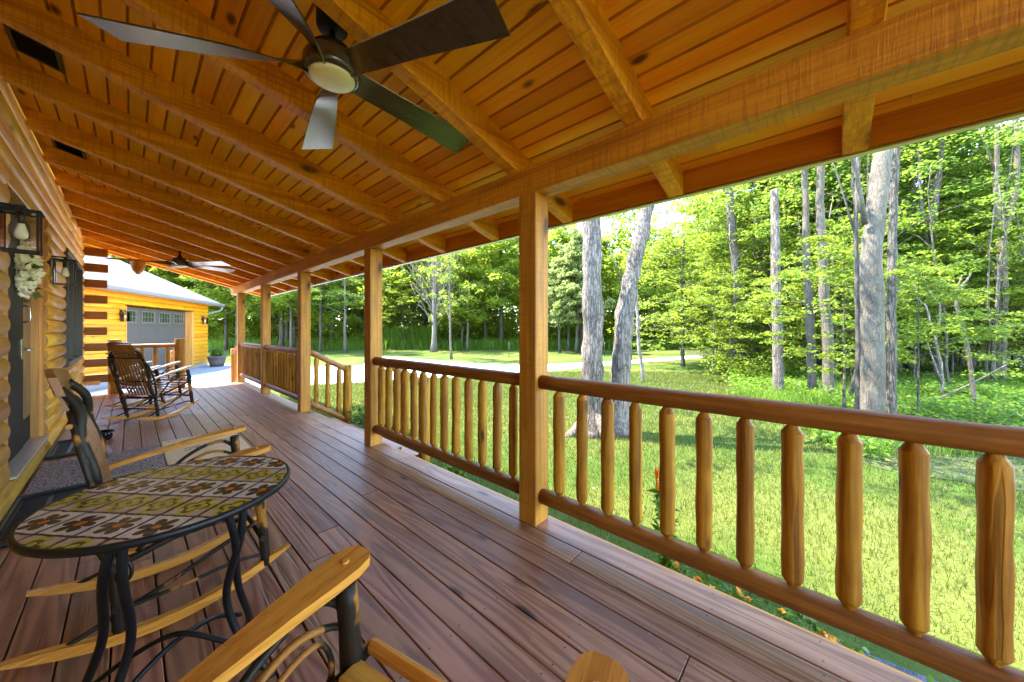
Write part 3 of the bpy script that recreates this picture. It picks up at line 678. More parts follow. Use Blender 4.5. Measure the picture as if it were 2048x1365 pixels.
# ================================================================== FURNITURE
def arcpts(p, q, up, n=10, side=(0,0,0)):
    p = Vector(p); q = Vector(q); out = []
    for i in range(n+1):
        t = i/n; out.append(p.lerp(q, t) + (Vector(up) + Vector(side))*math.sin(math.pi*t))
    return out
def smooth_path(pts, k=5):
    """Catmull-Rom through pts"""
    P = [Vector(p) for p in pts]; P = [2*P[0]-P[1]] + P + [2*P[-1]-P[-2]]; out = []
    for i in range(1, len(P)-2):
        for j in range(k):
            t = j/k; a, b, c, d = P[i-1], P[i], P[i+1], P[i+2]
            out.append(0.5*((2*b) + (c-a)*t + (2*a-5*b+4*c-d)*t*t + (3*b-a-3*c+d)*t**3))
    out.append(P[-2]); return out
def make_chair():
    root = thing('rocking_chair', 'x', 'rocking chair')
    def rz(x): return x*x/(2*0.85)
    for s in (-1, 1):
        y = 0.26*s; mb = MB(); n = 14; xs = [-0.44 + 0.92*i/n for i in range(n+1)]
        vs = []
        for i, x in enumerate(xs):
            h = 0.045 if 1 < i < n-1 else (0.032 if i in (1, n-1) else 0.012)
            z = rz(x); w = 0.017
            vs += [(x, y-w, z+0.002), (x, y+w, z+0.002), (x, y+w, z+h), (x, y-w, z+h)]
        fs = [(0,1,2,3), tuple(4*n+j for j in (3,2,1,0))]
        for i in range(n):
            for j in range(4): fs.append((4*i+j, 4*i+4+j, 4*i+4+(j+1) % 4, 4*i+(j+1) % 4))
        mb.add(vs, fs); o = mb.build('rocker', M_oakx, root); fixnormals(o.data)
        # legs
        MB().tube(smooth_path([(-0.15, y*0.97, 0.03), (-0.16, y, 0.2), (-0.17, y, 0.40)], 4), [0.022,0.020,0.021,0.02,0.022,0.021,0.02,0.021,0.02], 10, wob=0.15, seed=3+s).build('leg', M_hick, root)
        MB().tube(smooth_path([(0.37, y*1.0, 0.085), (0.355, y*1.01, 0.28), (0.34, y*1.04, 0.46), (0.325, y*1.06, 0.675)], 4), [0.021,0.022,0.022,0.023,0.024,0.022,0.023,0.025,0.026,0.024,0.023,0.024,0.023], 12, wob=0.15, seed=9+s).build('leg', M_hick, root)
        # upright of the back
        MB().tube(smooth_path([(-0.16, y, 0.30), (-0.225, y*1.0, 0.52), (-0.215, y*0.97, 0.72), (-0.255, y*0.93, 0.90), (-0.262, y*0.78, 1.02), (-0.315, y*0.62, 1.10)], 5), 0.017, 10, wob=0.22, seed=21+s).build('back_post', M_hick, root)
        # arm: plank with rounded, broad front
        pl = []; top = []
        st = [(-0.22,0.018),(-0.10,0.022),(0.05,0.027),(0.18,0.035),(0.27,0.043),(0.33,0.044),(0.365,0.036),(0.382,0.02)]
        for x, hw in st: pl.append((x, y*1.07+hw))
        for x, hw in reversed(st): pl.append((x, y*1.07-hw))
        def az(x): return 0.615 + (x+0.22)*0.145 + 0.012*math.sin((x+0.2)*5)
        m = len(pl); vs = [(p[0], p[1], az(p[0])) for p in pl] + [(p[0], p[1], az(p[0])+0.022) for p in pl]
        mb = MB(); k = len(st)
        fs = [(i, (i+1) % m, m+(i+1) % m, m+i) for i in range(m)]
        for i in range(k-1): fs += [(i, m-1-i, m-2-i, i+1), (m+i, m+i+1, m+m-2-i, m+m-1-i)]
        mb.add(vs, fs); ar = mb.build('arm', M_oakx, root); fixnormals(ar.data)
        MB().lathe([(0.009,-0.001),(0.009,0.003),(0.006,0.0045)], (0.325, y*1.07, az(0.325)+0.022), 10).build('peg', M_oaky, ar)
        # bent twig loops under the arm and at the side
        mb = MB()
        mb.tube(smooth_path([(0.33,y*1.08,0.46),(0.345,y*1.12,0.56),(0.26,y*1.13,0.655),(0.10,y*1.1,0.60),(-0.02,y*1.05,0.47),(-0.10,y,0.38)], 6), 0.0095, 8, wob=0.2, seed=5)
        mb.tube(smooth_path([(0.30,y*1.05,0.41),(0.345,y*1.1,0.53),(0.22,y*1.12,0.60),(0.06,y*1.12,0.545),(-0.10,y*1.05,0.52),(-0.22,y,0.60)], 6), 0.0085, 8, wob=0.2, seed=6)
        mb.tube(smooth_path([(0.20,y*1.04,0.40),(0.30,y*1.13,0.45),(0.27,y*1.14,0.55),(0.17,y*1.13,0.53),(0.16,y*1.08,0.43),(0.24,y*1.04,0.38)], 5), 0.007, 8)
        mb.build('side_twigs', M_hick, root)
        # lower stretcher twigs from rocker back up to the front leg
        mb = MB()
        mb.tube(smooth_path([(-0.30,y*0.98,0.085),(-0.15,y*0.93,0.13),(0.05,y*0.93,0.20),(0.36,y*0.98,0.34)], 5), 0.010, 8, wob=0.2, seed=2)
        mb.tube(smooth_path([(-0.17,y*0.99,0.15),(0.05,y*1.03,0.155),(0.25,y*1.02,0.165),(0.385,y,0.135)], 5), 0.009, 8, wob=0.2, seed=8)
        mb.tube(smooth_path([(-0.165,y,0.34),(0.0,y*1.02,0.39),(0.2,y*1.02,0.435),(0.39,y,0.475)], 4), 0.014, 8, wob=0.2, seed=11)
        mb.build('stretcher', M_hick, root)
    # seat slats
    mb = MB()
    for k in range(7):
        x0 = -0.14+k*0.071; za = 0.372+(x0+0.14)*0.22 - 0.012*math.sin((k+0.5)/7*math.pi)
        mb.bbox(x0, x0+0.060, -0.255, 0.255, za, za+0.016, 0.004)
    mb.bbox(0.366, 0.398, -0.262, 0.262, 0.462, 0.500, 0.012)
    mb.build('seat', M_oaky, root)
    for (cx_, cz_) in ((-0.16,0.17),(0.35,0.24),(-0.17,0.35)): MB().tube([(cx_,-0.29,cz_),(cx_,0.0,cz_+0.004),(cx_,0.29,cz_)], 0.0135, 8, wob=0.2).build('cross_bar', M_hick, root)
    # back slats fan out slightly, with two bent sticks across and a hoop
    for k in range(9):
        y0 = -0.20+0.05*k; y1 = y0*0.80
        P = smooth_path([(-0.125, y0, 0.375), (-0.185, y0*1.02, 0.60), (-0.235, y0*0.97, 0.85), (-0.325, y1, 1.10)], 4)
        mb = MB(); vs = []; fs = []
        for i, p in enumerate(P):
            t = (P[min(i+1, len(P)-1)] - P[max(i-1, 0)]).normalized(); nn = Vector((t.z, 0, -t.x)); hw = 0.0115
            for sy, sn in ((-1,-1),(1,-1),(1,1),(-1,1)): vs.append(p + Vector((0, sy*hw, 0)) + nn*sn*0.0045)
        for i in range(len(P)-1):
            for j in range(4): fs.append((4*i+j, 4*i+4+j, 4*i+4+(j+1) % 4, 4*i+(j+1) % 4))
        fs += [(0,1,2,3), tuple(4*(len(P)-1)+j for j in (3,2,1,0))]
        mb.add(vs, fs); o = mb.build('back_slat', M_oakz, root); fixnormals(o.data)
    mb = MB()
    mb.tube([(-0.20,-0.31,0.61),(-0.212,0,0.60),(-0.20,0.31,0.61)], 0.010, 8, wob=0.2)
    mb.tube([(-0.282,-0.30,0.965),(-0.288,0,0.96),(-0.282,0.30,0.965)], 0.010, 8, wob=0.2)
    mb.tube(smooth_path([(-0.15,-0.26,0.36),(-0.20,-0.315,0.60),(-0.25,-0.30,0.84),(-0.285,-0.19,1.0),(-0.295,0,1.04),(-0.285,0.19,1.0),(-0.25,0.30,0.84),(-0.20,0.315,0.60),(-0.15,0.26,0.36)], 5), 0.011, 8, wob=0.2)
    mb.build('back_hoop', M_hick, root)
    mb = MB(); n = 10
    for i in range(n):
        ya, yb = -0.20+0.40*i/n, -0.20+0.40*(i+1)/n
        def cx(y): return -0.330+0.55*y*y
        def ct(y): return 1.175-0.55*y*y
        mb.hexa([(cx(ya)-0.012,ya,1.075),(cx(ya)+0.012,ya,1.075),(cx(yb)+0.012,yb,1.075),(cx(yb)-0.012,yb,1.075),(cx(ya)-0.034,ya,ct(ya)),(cx(ya)-0.010,ya,ct(ya)),(cx(yb)-0.010,yb,ct(yb)),(cx(yb)-0.034,yb,ct(yb))])
    o = mb.build('crest_rail', M_oakz, root)
    return root
chair = make_chair()
CH_SPOTS = [((0.12, 2.49, 0.002), R(0.5), 1.0, 'rocking chair with bark covered posts just behind the tiled table'),
            ((0.125, 0.525, 0.002), R(13.5), (1.03, 1.18, 1.03), 'closest rocking chair at the bottom edge with orange oak seat and arms'),
            ((0.25, 7.72, 0.004), R(38), 1.0, 'dark bent twig rocking chair seen from behind, further down the deck'),
            ((0.20, 8.98, 0.004), R(40), 1.0, 'farthest rocking chair, half hidden behind another rocker near the end railing')]
for i, (loc, rz_, sc, lb) in enumerate(CH_SPOTS):
    o = chair if i == 0 else copy_tree(chair)
    o.location = loc; o.rotation_euler = (0, R(-5) if i > 1 else 0, rz_); o.scale = sc if isinstance(sc, tuple) else (sc, sc, sc); tag(o, lb, group='rocking chairs on the porch')
# ---- tile table
TC = (0.115, 1.775); TH = 0.755
tb = thing('mosaic_table', 'round tiled bistro table with black iron legs in the foreground', 'table', (TC[0], TC[1], 0))
mb = MB(); n = 64
mb.add([(TC[0]+0.342*math.cos(2*math.pi*i/n), TC[1]+0.342*math.sin(2*math.pi*i/n), TH+0.0005) for i in range(n)], [list(range(n))])
mb.build('tabletop', M_tile, tb)
mb = MB(); mb.lathe([(0.0,-0.022),(0.342,-0.022),(0.352,-0.020),(0.3545,-0.010),(0.352,0.0005),(0.3425,0.001),(0.342,-0.004),(0.0,-0.004)], (TC[0], TC[1], TH), n)
mb.build('rim', M_iron, tb)
def tp(ang, r, z): return (TC[0]+r*math.cos(R(ang)), TC[1]+r*math.sin(R(ang)), z)
for (a0, a1, am) in ((238,146,200),(243,214,232),(-68,34,-25),(-57,-33,-48)):
    P = smooth_path([tp(a0,0.285,TH-0.024), tp(a0+(am-a0)*0.2,0.265,0.60), tp(am,0.185,0.36), tp(am+(a1-am)*0.65,0.23,0.14), tp(a1,0.30,0.012)], 7)
    lg = MB().tube(P, 0.0125, 10).build('leg', M_iron, tb)
    MB().lathe([(0.022,0),(0.022,0.008),(0.015,0.014)], tp(a1,0.30,0.001), 12).build('foot', M_iron, lg)
for (a, b) in ((214, 34), (146, -33)):
    MB().tube(smooth_path([tp(a,0.255,0.09), tp(a,0.14,0.17), (TC[0],TC[1],0.20 if a > 200 else 0.225), tp(b,0.14,0.17), tp(b,0.255,0.09)], 6), 0.009, 8).build('stretcher', M_iron, tb)
for (a, b) in ((238, 60), (-62, 118)):
    MB().tube([tp(a,0.30,TH-0.030), tp(b,0.30,TH-0.030)], 0.008, 8).build('top_brace', M_iron, tb)
for a in (232, -62):
    P = []
    for i in range(22):
        t = i/21; rr = 0.045*(1-0.75*t); an = t*5.2
        P.append(tp(a+6+rr*math.sin(an)*160, 0.25, 0.66-0.045+rr*math.cos(an)))
    MB().tube(P, 0.005, 6).build('scroll', M_iron, tb)
# ---- ceiling fans
def make_fan(label, c, zl, a0, tilt=-15):
    root = thing('ceiling_fan', label, 'ceiling fan', (c[0], c[1], zl), 'ceiling fans')
    zc = roofz(c[0])+RH
    can = MB(); 
    can.lathe([(0.0,zc-0.125-zl),(0.05,zc-0.125-zl),(0.066,zc-0.120-zl),(0.072,zc-0.105-zl),(0.072,zc+0.02-zl)], (c[0],c[1],zl), 28); can.build('canopy', M_black, root)
    MB().tube([(c[0],c[1],zl+0.16),(c[0],c[1],zc-0.10)], 0.014, 12).lathe([(0.03,0.155),(0.034,0.165),(0.03,0.20),(0.018,0.215)], (c[0],c[1],zl), 18).build('downrod', M_black, root)
    MB().lathe([(0.112,0.012),(0.128,0.018),(0.132,0.035),(0.128,0.085),(0.112,0.115),(0.095,0.125)], (c[0],c[1],zl), 32).build('motor_housing', M_blade, root)
    MB().lathe([(0.095,0.125),(0.09,0.15),(0.05,0.165),(0.0,0.168)], (c[0],c[1],zl), 28).build('top_cap', M_black, root)
    MB().lathe([(0.0,-0.012),(0.05,-0.010),(0.09,-0.004),(0.103,0.004),(0.105,0.02)], (c[0],c[1],zl), 32).build('light_lens', M_lens, root)
    for k in range(5):
        an = R(a0+72*k); e = Vector((math.cos(an), math.sin(an), 0)); q = Vector((-math.sin(an), math.cos(an), 0)); up = Vector((0,0,1))
        C0 = Vector((c[0], c[1], zl+0.055)); vs = []; fs = []; n = 12; edge = []
        for i in range(n+1):
            t = i/n; r = 0.10+0.815*t
            if i == 0: wl, wr = 0.055, 0.055
            else: wl = 0.048+0.050*t; wr = 0.050+0.052*t
            tl = R(-50*(1-t)**6+tilt); sk = 0.0
            ax = q*math.cos(tl) + up*math.sin(tl); nn = ax.cross(e)
            if i == n: r2 = r-0.02
            else: r2 = r
            for (sx, rr, off) in ((-wl, r2, -0.004), (wr, r, -0.004), (wr, r, 0.004), (-wl, r2, 0.004)):
                vs.append(C0 + e*rr + ax*(sx+sk) + nn*off)
            edge.append((C0 + e*r2 + ax*(-wl+sk)))
        for i in range(n):
            for j in range(4): fs.append((4*i+j, 4*i+4+j, 4*i+4+(j+1) % 4, 4*i+(j+1) % 4))
        fs += [(0,1,2,3), tuple(4*n+j for j in (3,2,1,0))]
        mb = MB(); mb.add(vs, fs, 0, True); b = mb.build('blade', M_blade, root); fixnormals(b.data); b.data.set_sharp_from_angle(angle=R(40))
        MB().tube(edge, 0.0042, 6).build('edge_trim', M_edge, b)
    return root
make_fan('large dark five bladed ceiling fan nearest the camera', (0.68, 1.83), 2.595, 3.5)
make_fan('small looking dark ceiling fan at the far end of the porch', (0.63, 9.0), 2.535, 22)
# ---- wall lanterns
def make_lantern(label, x, y, z, w=0.165, h=0.285, ax=Vector((1,0,0)), group='black lanterns by the door', mt=None):
    """ax points away from the wall"""
    sd_ = Vector((-ax.y, ax.x, 0)); base = Vector((x, y, z)) - ax*0.10; mt = mt or M_black
    root = thing('wall_lantern', label, 'lantern', (x, y, z), group)
    def obox(mb, a0, a1, s0, s1, z0, z1):
        c = Vector((x, y, z)); P = []
        for zz in (z0, z1):
            for (a, s) in ((a0,s0),(a1,s0),(a1,s1),(a0,s1)): P.append(c + ax*a + sd_*s + Vector((0,0,zz)))
        return mb.hexa(P)
    fr = MB(); hw = w/2; b = 0.011
    for sa in (-1, 1):
        for ss in (-1, 1): obox(fr, sa*hw-b if sa > 0 else -hw, hw if sa > 0 else -hw+b, ss*hw-b if ss > 0 else -hw, hw if ss > 0 else -hw+b, -h/2, h/2)
    for zz in (-h/2, h/2-b):
        for s in (-1, 1):
            obox(fr, -hw+b, hw-b, (hw-b) if s > 0 else -hw, hw if s > 0 else -hw+b, zz, zz+b)
            obox(fr, (hw-b) if s > 0 else -hw, hw if s > 0 else -hw+b, -hw+b, hw-b, zz, zz+b)
    obox(fr, -hw+b, hw-b, -hw+b, hw-b, h/2-0.006, h/2-0.001); obox(fr, -hw+b, hw-b, -hw+b, hw-b, -h/2+0.001, -h/2+0.004)
    obox(fr, -hw-0.012, hw+0.012, -hw-0.012, hw+0.012, h/2, h/2+0.008)
    fr.build('frame', mt, root)
    ar = MB(); obox(ar, -0.125, -0.102, -0.055, 0.055, 0.02, 0.24); obox(ar, -0.102, 0.02, -0.012, 0.012, h/2+0.03, h/2+0.045); obox(ar, -0.01, 0.014, -0.012, 0.012, h/2+0.008, h/2+0.03)
    ar.build('bracket', mt, root)
    gl = MB()
    for s in (-1, 1):
        o_ = hw-0.006
        obox(gl, -hw+b, hw-b, s*o_-0.0015, s*o_+0.0015, -h/2+b, h/2-b); obox(gl, s*o_-0.0015, s*o_+0.0015, -hw+b, hw-b, -h/2+b, h/2-b)
    gl.build('glass', M_glass, root)
    MB().lathe([(0.017,0.06),(0.019,0.14)], (x, y, z), 14).build('socket', M_frame, root)
    MB().lathe([(0.0,-0.052),(0.014,-0.050),(0.026,-0.040),(0.032,-0.022),(0.031,-0.004),(0.024,0.025),(0.018,0.05),(0.0165,0.062)], (x, y, z), 20).build('bulb', M_bulb, root)
    return root
make_lantern('large looking black box lantern at the left edge, near side of the door', -0.515, 4.20, 2.035)
make_lantern('black box lantern on the log wall between the door and window', -0.515, 6.66, 2.02)
# ---- mats, trays, bowl
mb = MB(); mb.bbox(-0.585, 0.235, 4.80, 5.72, 0.002, 0.018, 0.005); tag(mb.build('door_mat', M_mat, loc=(-0.17, 5.26, 0)), 'coarse grey brown fibre mat in front of the door', 'mat')
tm = thing('door_mat', 'tan mat with faint scribbled lettering beside the grey mat', 'mat', (0.6, 5.3, 0))
mb = MB(); mb.bbox(0.25, 0.93, 4.72, 5.85, 0.002, 0.010, 0.003); mb.build('pad', M_tan, tm)
mb = MB(); 
for (x0,x1,y0,y1) in ((0.25,0.93,4.72,4.76),(0.25,0.93,5.81,5.85),(0.25,0.29,4.765,5.805)): mb.bbox(x0,x1,y0,y1,0.0105,0.016,0.002)
mb.build('border', M_tan, tm)
mb = MB(); rs2 = random.Random(3)
for k in range(5):
    P = []; cx, cy = 0.44+0.085*k, 5.30+0.02*k
    for i in range(16):
        a = i*0.75; P.append((cx+0.035*math.sin(a)+0.003*i-0.02, cy+0.06*math.cos(a*0.9+k)+rs2.uniform(-0.008,0.008), 0.0118))
    mb.tube(P, 0.0022, 5)
mb.build('scribble', M_ink, tm)
def tray(label, x0, x1, y0, y1):
    mb = MB(); b = 0.028
    mb.bbox(x0, x1, y0, y1, 0.002, 0.008, 0.002)
    for (a0,a1,c0,c1) in ((x0,x1,y0,y0+b),(x0,x1,y1-b,y1),(x0,x0+b,y0+b,y1-b),(x1-b,x1,y0+b,y1-b)): mb.bbox(a0,a1,c0,c1,0.0085,0.036,0.008)
    k = int((y1-y0-2*b)/0.035)
    for i in range(k):
        y = y0+b+0.02+i*0.035
        for j in range(3):
            xa = x0+b+0.015+j*(x1-x0-2*b)/3; mb.bbox(xa, xa+(x1-x0-2*b)/3-0.025, y, y+0.012, 0.0085, 0.014, 0.002)
    tag(mb.build('boot_tray', M_plastic, loc=((x0+x1)/2, (y0+y1)/2, 0)), label, 'boot tray', 'black boot trays by the door')
tray('black ribbed boot tray lying beyond the grey mat against the wall', -0.595, -0.20, 5.96, 6.72)
tray('black ribbed boot tray lying before the grey mat, under the tiled table', -0.60, -0.10, 3.75, 4.72)
bw = thing('pet_bowl', 'small black open bowl on the deck behind the near rocking chair', 'bowl', (-0.23, 6.57, 0))
MB().lathe([(0.075,0.001),(0.085,0.02),(0.095,0.085),(0.102,0.09),(0.102,0.10),(0.092,0.10),(0.082,0.03),(0.0,0.025)], (-0.23,6.57,0), 28).build('bowl', M_black, bw)
mb = MB()
for k in range(20):
    a = R(18*k); mb.bbox(-0.23+0.1035*math.cos(a)-0.004, -0.23+0.1035*math.cos(a)+0.004, 6.57+0.1035*math.sin(a)-0.004, 6.57+0.1035*math.sin(a)+0.004, 0.074, 0.086, 0.001)
mb.build('rim_studs', M_nickel, bw)
# ---- hanging turned ornament under the far rafters
orn = thing('hanging_ornament', 'orange wooden acorn shaped ornament hanging below the far rafters', 'ornament', (0.12, 11.2, 2.56))
MB().lathe([(0.0,-0.21),(0.03,-0.20),(0.085,-0.12),(0.115,-0.02),(0.115,0.06),(0.09,0.12),(0.0,0.13)], (0.12,11.2,2.77), 24).build('body', M_bal, orn)
MB().tube([(0.12,11.2,2.88),(0.12,11.2,roofz(0.12)+RH)], 0.003, 6).build('cord', M_black, orn)
# ---- leaf helpers
def leaf_quads(C, size, rng, up=0.6, asp=0.62):
    """folded leaf quads at centres C; up = how much they face upwards"""
    n = len(C)
    nr = rng.normal(size=(n,3)); nr[:,2] = np.abs(nr[:,2]) + up*2.2; nr /= np.linalg.norm(nr, axis=1)[:,None]
    a = rng.normal(size=(n,3)); a -= nr*(a*nr).sum(1)[:,None]; a /= np.linalg.norm(a, axis=1)[:,None]
    b = np.cross(nr, a); s = (size*rng.uniform(0.65, 1.3, n))[:,None]
    V = np.stack([C - a*s*0.5, C + b*s*asp*0.5 + nr*s*0.10, C + a*s*0.5 - nr*s*0.06, C - b*s*asp*0.5 + nr*s*0.10], 1).reshape(-1,3)
    return V, np.arange(4*n).reshape(n,4)
def clumps(P, rad, flat, per, rng):
    """leaf centres in flattened clumps round the points P"""
    P = np.asarray(P, float); n = len(P)
    d = rng.normal(size=(n,per,3)); d /= np.linalg.norm(d, axis=2)[:,:,None]; d *= rng.uniform(0.15, 1.0, (n,per,1))**0.5
    rr = np.asarray(rad, float).reshape(-1,1,1)*rng.uniform(0.75,1.25,(n,1,1))
    d *= rr; d[:,:,2] *= flat
    d[:,:,2] -= 0.25*(d[:,:,0]**2 + d[:,:,1]**2)/np.maximum(rr[:,:,0],0.05)
    return (P[:,None,:] + d).reshape(-1,3)
def gen_tree(seed, H, r0, c0, Rc, nb, ncl, per, leaf, flat=0.3, clr=0.6, lean=(0,0), wig=0.15, n=10, shape='round', twigs=True, up=0.6, rise=0.45, top=0.12):
    """trunk builder and leaf centres of one tree, base at the origin"""
    rng = np.random.RandomState(seed); rr = random.Random(seed)
    k = 12; pts = []; rad = []
    ox = oy = 0.0
    for i in range(k+1):
        t = i/k; ox += rr.uniform(-wig, wig)*H*0.02; oy += rr.uniform(-wig, wig)*H*0.02
        pts.append(Vector((lean[0]*H*t + ox*(t > 0), lean[1]*H*t + oy*(t > 0), H*t))); rad.append(r0*(1.35 if i == 0 else 1)*(1-(1-top)*t))
    mb = MB(); pts[0].z = -0.15
    mb.tube(pts, rad, n, wob=0.18, seed=seed)
    tips = []
    for b in range(nb):
        t = c0/H + (1-c0/H)*((b+rr.random())/nb)**0.9; t = min(t, 0.985)
        i = min(int(t*k), k-1); f = t*k-i; p = pts[i].lerp(pts[i+1], f); rb = (rad[i]*(1-f)+rad[i+1]*f)
        az = b*2.4 + rr.uniform(-0.6, 0.6); tt = (t-c0/H)/(1-c0/H)
        if shape == 'round': L = Rc*(0.55+0.75*math.sin(math.pi*min(1, 0.25+tt*0.8)))*rr.uniform(0.7, 1.15)
        elif shape == 'cone': L = Rc*(1.05-0.85*tt)*rr.uniform(0.75, 1.15)
        else: L = Rc*rr.uniform(0.6, 1.1)
        up_ = rise*rr.uniform(0.5, 1.4)
        d = Vector((math.cos(az), math.sin(az), up_)); bp = [p]
        for q in range(1, 5):
            bp.append(p + d*L*q/4 + Vector((rr.uniform(-1,1), rr.uniform(-1,1), rr.uniform(-0.6,0.8)))*L*0.06*q/2 - Vector((0,0,1))*L*0.03*q*q/4*(shape == 'cone'))
        mb.tube(bp, [rb*0.42, rb*0.32, rb*0.22, rb*0.13, 0.006], max(5, n//2))
        for q in (2, 3, 4): tips.append((bp[q], L*(0.42 if q < 4 else 0.3), Vector((math.cos(az), math.sin(az), 0))))
        if twigs:
            for q in (2, 3):
                s_ = rr.choice((-1, 1)); e = bp[q] + Vector((-math.sin(az)*s_, math.cos(az)*s_, 0.35))*L*0.4 + d*L*0.15
                mb.tube([bp[q], (bp[q]+e)/2 + Vector((0,0,L*0.03)), e], [rb*0.14+0.003, rb*0.09+0.003, 0.004], 4); tips.append((e, L*0.3, Vector((math.cos(az), math.sin(az), 0))))
    tips.append((pts[-1], Rc*0.4, Vector((1,0,0))))
    CP = []; ra = []
    for _ in range(ncl):
        p, L, _d = tips[rr.randrange(len(tips))]
        CP.append((p.x + rr.gauss(0, 0.45)*L, p.y + rr.gauss(0, 0.45)*L, p.z + rr.gauss(0, 0.30)*L)); ra.append(clr*rr.uniform(0.6, 1.25))
    C = clumps(CP, np.array(ra), flat, per, rng) if ncl else np.zeros((0,3))
    if ncl: C = C[C[:,2] > 0.1]
    V, F = leaf_quads(C, leaf, rng, up) if ncl else (None, None)
    return mb, V, F
def proto(seed, bk, lf, *a, **k):
    mb, V, F = gen_tree(seed, *a, **k)
    tm_ = mb.mesh('trunk'); tm_.materials.append(bk)
    cm = None
    if V is not None: cm = np_mesh('crown', V, F); cm.materials.append(lf)
    return tm_, cm
def place(name, p, loc, rz, sc, label, cat='tree', group=None):
    root = thing(name, label, cat, loc, group, rz); root.scale = (sc, sc, sc) if not hasattr(sc, '__len__') else sc
    link(bpy.data.objects.new('trunk', p[0]), root)
    if p[1] is not None: link(bpy.data.objects.new('crown', p[1]), root)
    return root
def gz(q): return (q[0], q[1], GZ)

# ---- flower wreath on the door
wr_ = thing('flower_wreath', 'bunch of white hydrangea blossoms hanging on the dark door', 'wreath', (-0.655, 5.52, 1.86))
rng = np.random.RandomState(4)
C0 = rng.normal(size=(190,3)); C0 /= np.linalg.norm(C0, axis=1)[:,None]; C0 *= rng.uniform(0.6,1,(190,1)); C0[:,2] += 0.0
C0 = C0*np.array([0.085,0.19,0.31])*(1-0.35*(C0[:,2:3] < -0.2))
V, F = leaf_quads(clumps(C0, np.full(190,0.022), 0.7, 5, rng), 0.052, rng, 0.0, 0.8)
V[:,0] = np.maximum(V[:,0], -0.04); me = np_mesh('blossoms', V, F); me.materials.append(M_petal); link(bpy.data.objects.new('blossoms', me), wr_)
C1 = rng.normal(size=(14,3)); C1 /= np.linalg.norm(C1, axis=1)[:,None]; C1 = C1*np.array([0.08,0.17,0.31]); C1[:,0] = np.abs(C1[:,0])
V, F = leaf_quads(C1, 0.085, rng, 0.0, 0.55); V[:,0] = np.maximum(V[:,0], -0.04); me = np_mesh('leaves', V, F); me.materials.append(M_pleaf); link(bpy.data.objects.new('leaves', me), wr_)
mb = MB(); mb.tube([(-0.69,5.50,2.12),(-0.68,5.50,2.20),(-0.697,5.50,2.40)], 0.006, 6); mb.build('hanger', M_frame, wr_)

# ================================================================== GARAGE
gar = thing('garage', 'bright yellow log garage with grey shingle roof and grey door', 'garage', GC)
GROT = math.atan2(GF.y, GF.x)
# local frame: x along the front away from the house corner (towards the right end), y into the garage
def gp(a, b, z):
    p = GC + GF*a - GN*b; return (p.x, p.y, z)
def gbox(mb, a0, a1, b0, b1, z0, z1, mi=0):
    return mb.hexa([gp(a0,b0,z0),gp(a1,b0,z0),gp(a1,b1,z0),gp(a0,b1,z0),gp(a0,b0,z1),gp(a1,b0,z1),gp(a1,b1,z1),gp(a0,b1,z1)], mi)
GD = (-6.29, -1.70)               # door opening along the front
DT = 2.19                         # door head
GW = 2.86
class GMB(MB):
    """builds in the garage's own axes so that grain runs along the logs"""
    def gbuild(s, name, mat, parent):
        me = s.mesh(name); me.materials.append(mat); fixnormals(me)
        o = bpy.data.objects.new(name, me); link(o, parent); o.rotation_euler = (0, 0, GROT); return o
def glog(mb, a0, a1, z0, z1, b=0.0, side=False):
    pr = []
    for i in range(7):
        an = -math.pi/2 + math.pi*i/6; pr.append((0.045*math.cos(an), (z0+z1)/2 + (z1-z0)/2*math.sin(an)))
    if not side: poly = [(a0, 0.12, z0)] + [(a0, b-p[0], p[1]) for p in pr] + [(a0, 0.12, z1)]; mb.prism(poly, (a1-a0, 0, 0))
    else: poly = [(-0.12, a0, z0)] + [(0.0+p[0], a0, p[1]) for p in pr] + [(-0.12, a0, z1)]; mb.prism(poly, (0, a1-a0, 0))
mb = GMB(); ch = 0.186; c = 0
while 0.15 + (c+1)*ch <= 3.345:
    z0 = 0.15 + c*ch; z1 = z0 + ch
    if z0 + GZ < DT: glog(mb, -10.3, GD[0]-0.05, z0, z1); glog(mb, GD[1]+0.22, 0.0, z0, z1)
    else: glog(mb, -10.3, 0.0, z0, z1)
    glog(mb, 0.05, 8.4, z0, z1, side=True)
    c += 1
# (door part of the wall above the opening is covered by the lintel)
mb.gbuild('wall', M_gar, gar)
mb = GMB(); mb.prism([(-0.1,0,3.36),(-0.1,8.4,3.36),(-0.1,4.2,5.5)], (-0.05,0,0)); mb.gbuild('gable', M_gar, gar)
mb = GMB(); mb.box(-10.3, 0.04, -0.02, 8.4, 0.0, 0.15); mb.gbuild('footing', M_conc, gar)
mb = GMB(); mb.bbox(GD[1]+0.0, GD[1]+0.215, -0.055, 0.35, 0.02, DT-GZ+0.0, 0.006); mb.bbox(GD[0]-0.045, GD[0], -0.055, 0.35, 0.02, DT-GZ, 0.006)
mb.gbuild('door_jamb', M_trim, gar)
mb = GMB(); mb.box(-10.3, 0, 8.3, 8.4, 0, 3.3); mb.box(-10.3,-10.2, 0.2, 8.3, 0, 3.3); mb.box(GD[0]-0.3, GD[1]+0.3, 0.45, 0.5, 0, 3.2); mb.gbuild('back_wall', M_gar, gar)
mb = GMB()
dh = DT-GZ; nsec = 4
for i in range(nsec):
    mb.bbox(GD[0], GD[1], 0.20, 0.24, 0.02+i*(dh-0.02)/nsec, 0.02+(i+1)*(dh-0.02)/nsec-0.006, 0.004)
    if i < nsec-1:
        for j in range(4):
            a = GD[0]+0.10+j*(GD[1]-GD[0])/4; mb.bbox(a, a+(GD[1]-GD[0])/4-0.2, 0.192, 0.2, 0.10+i*(dh-0.02)/nsec, (i+1)*(dh-0.02)/nsec-0.08, 0.003)
gd = mb.gbuild('garage_door', M_gdoor, gar)
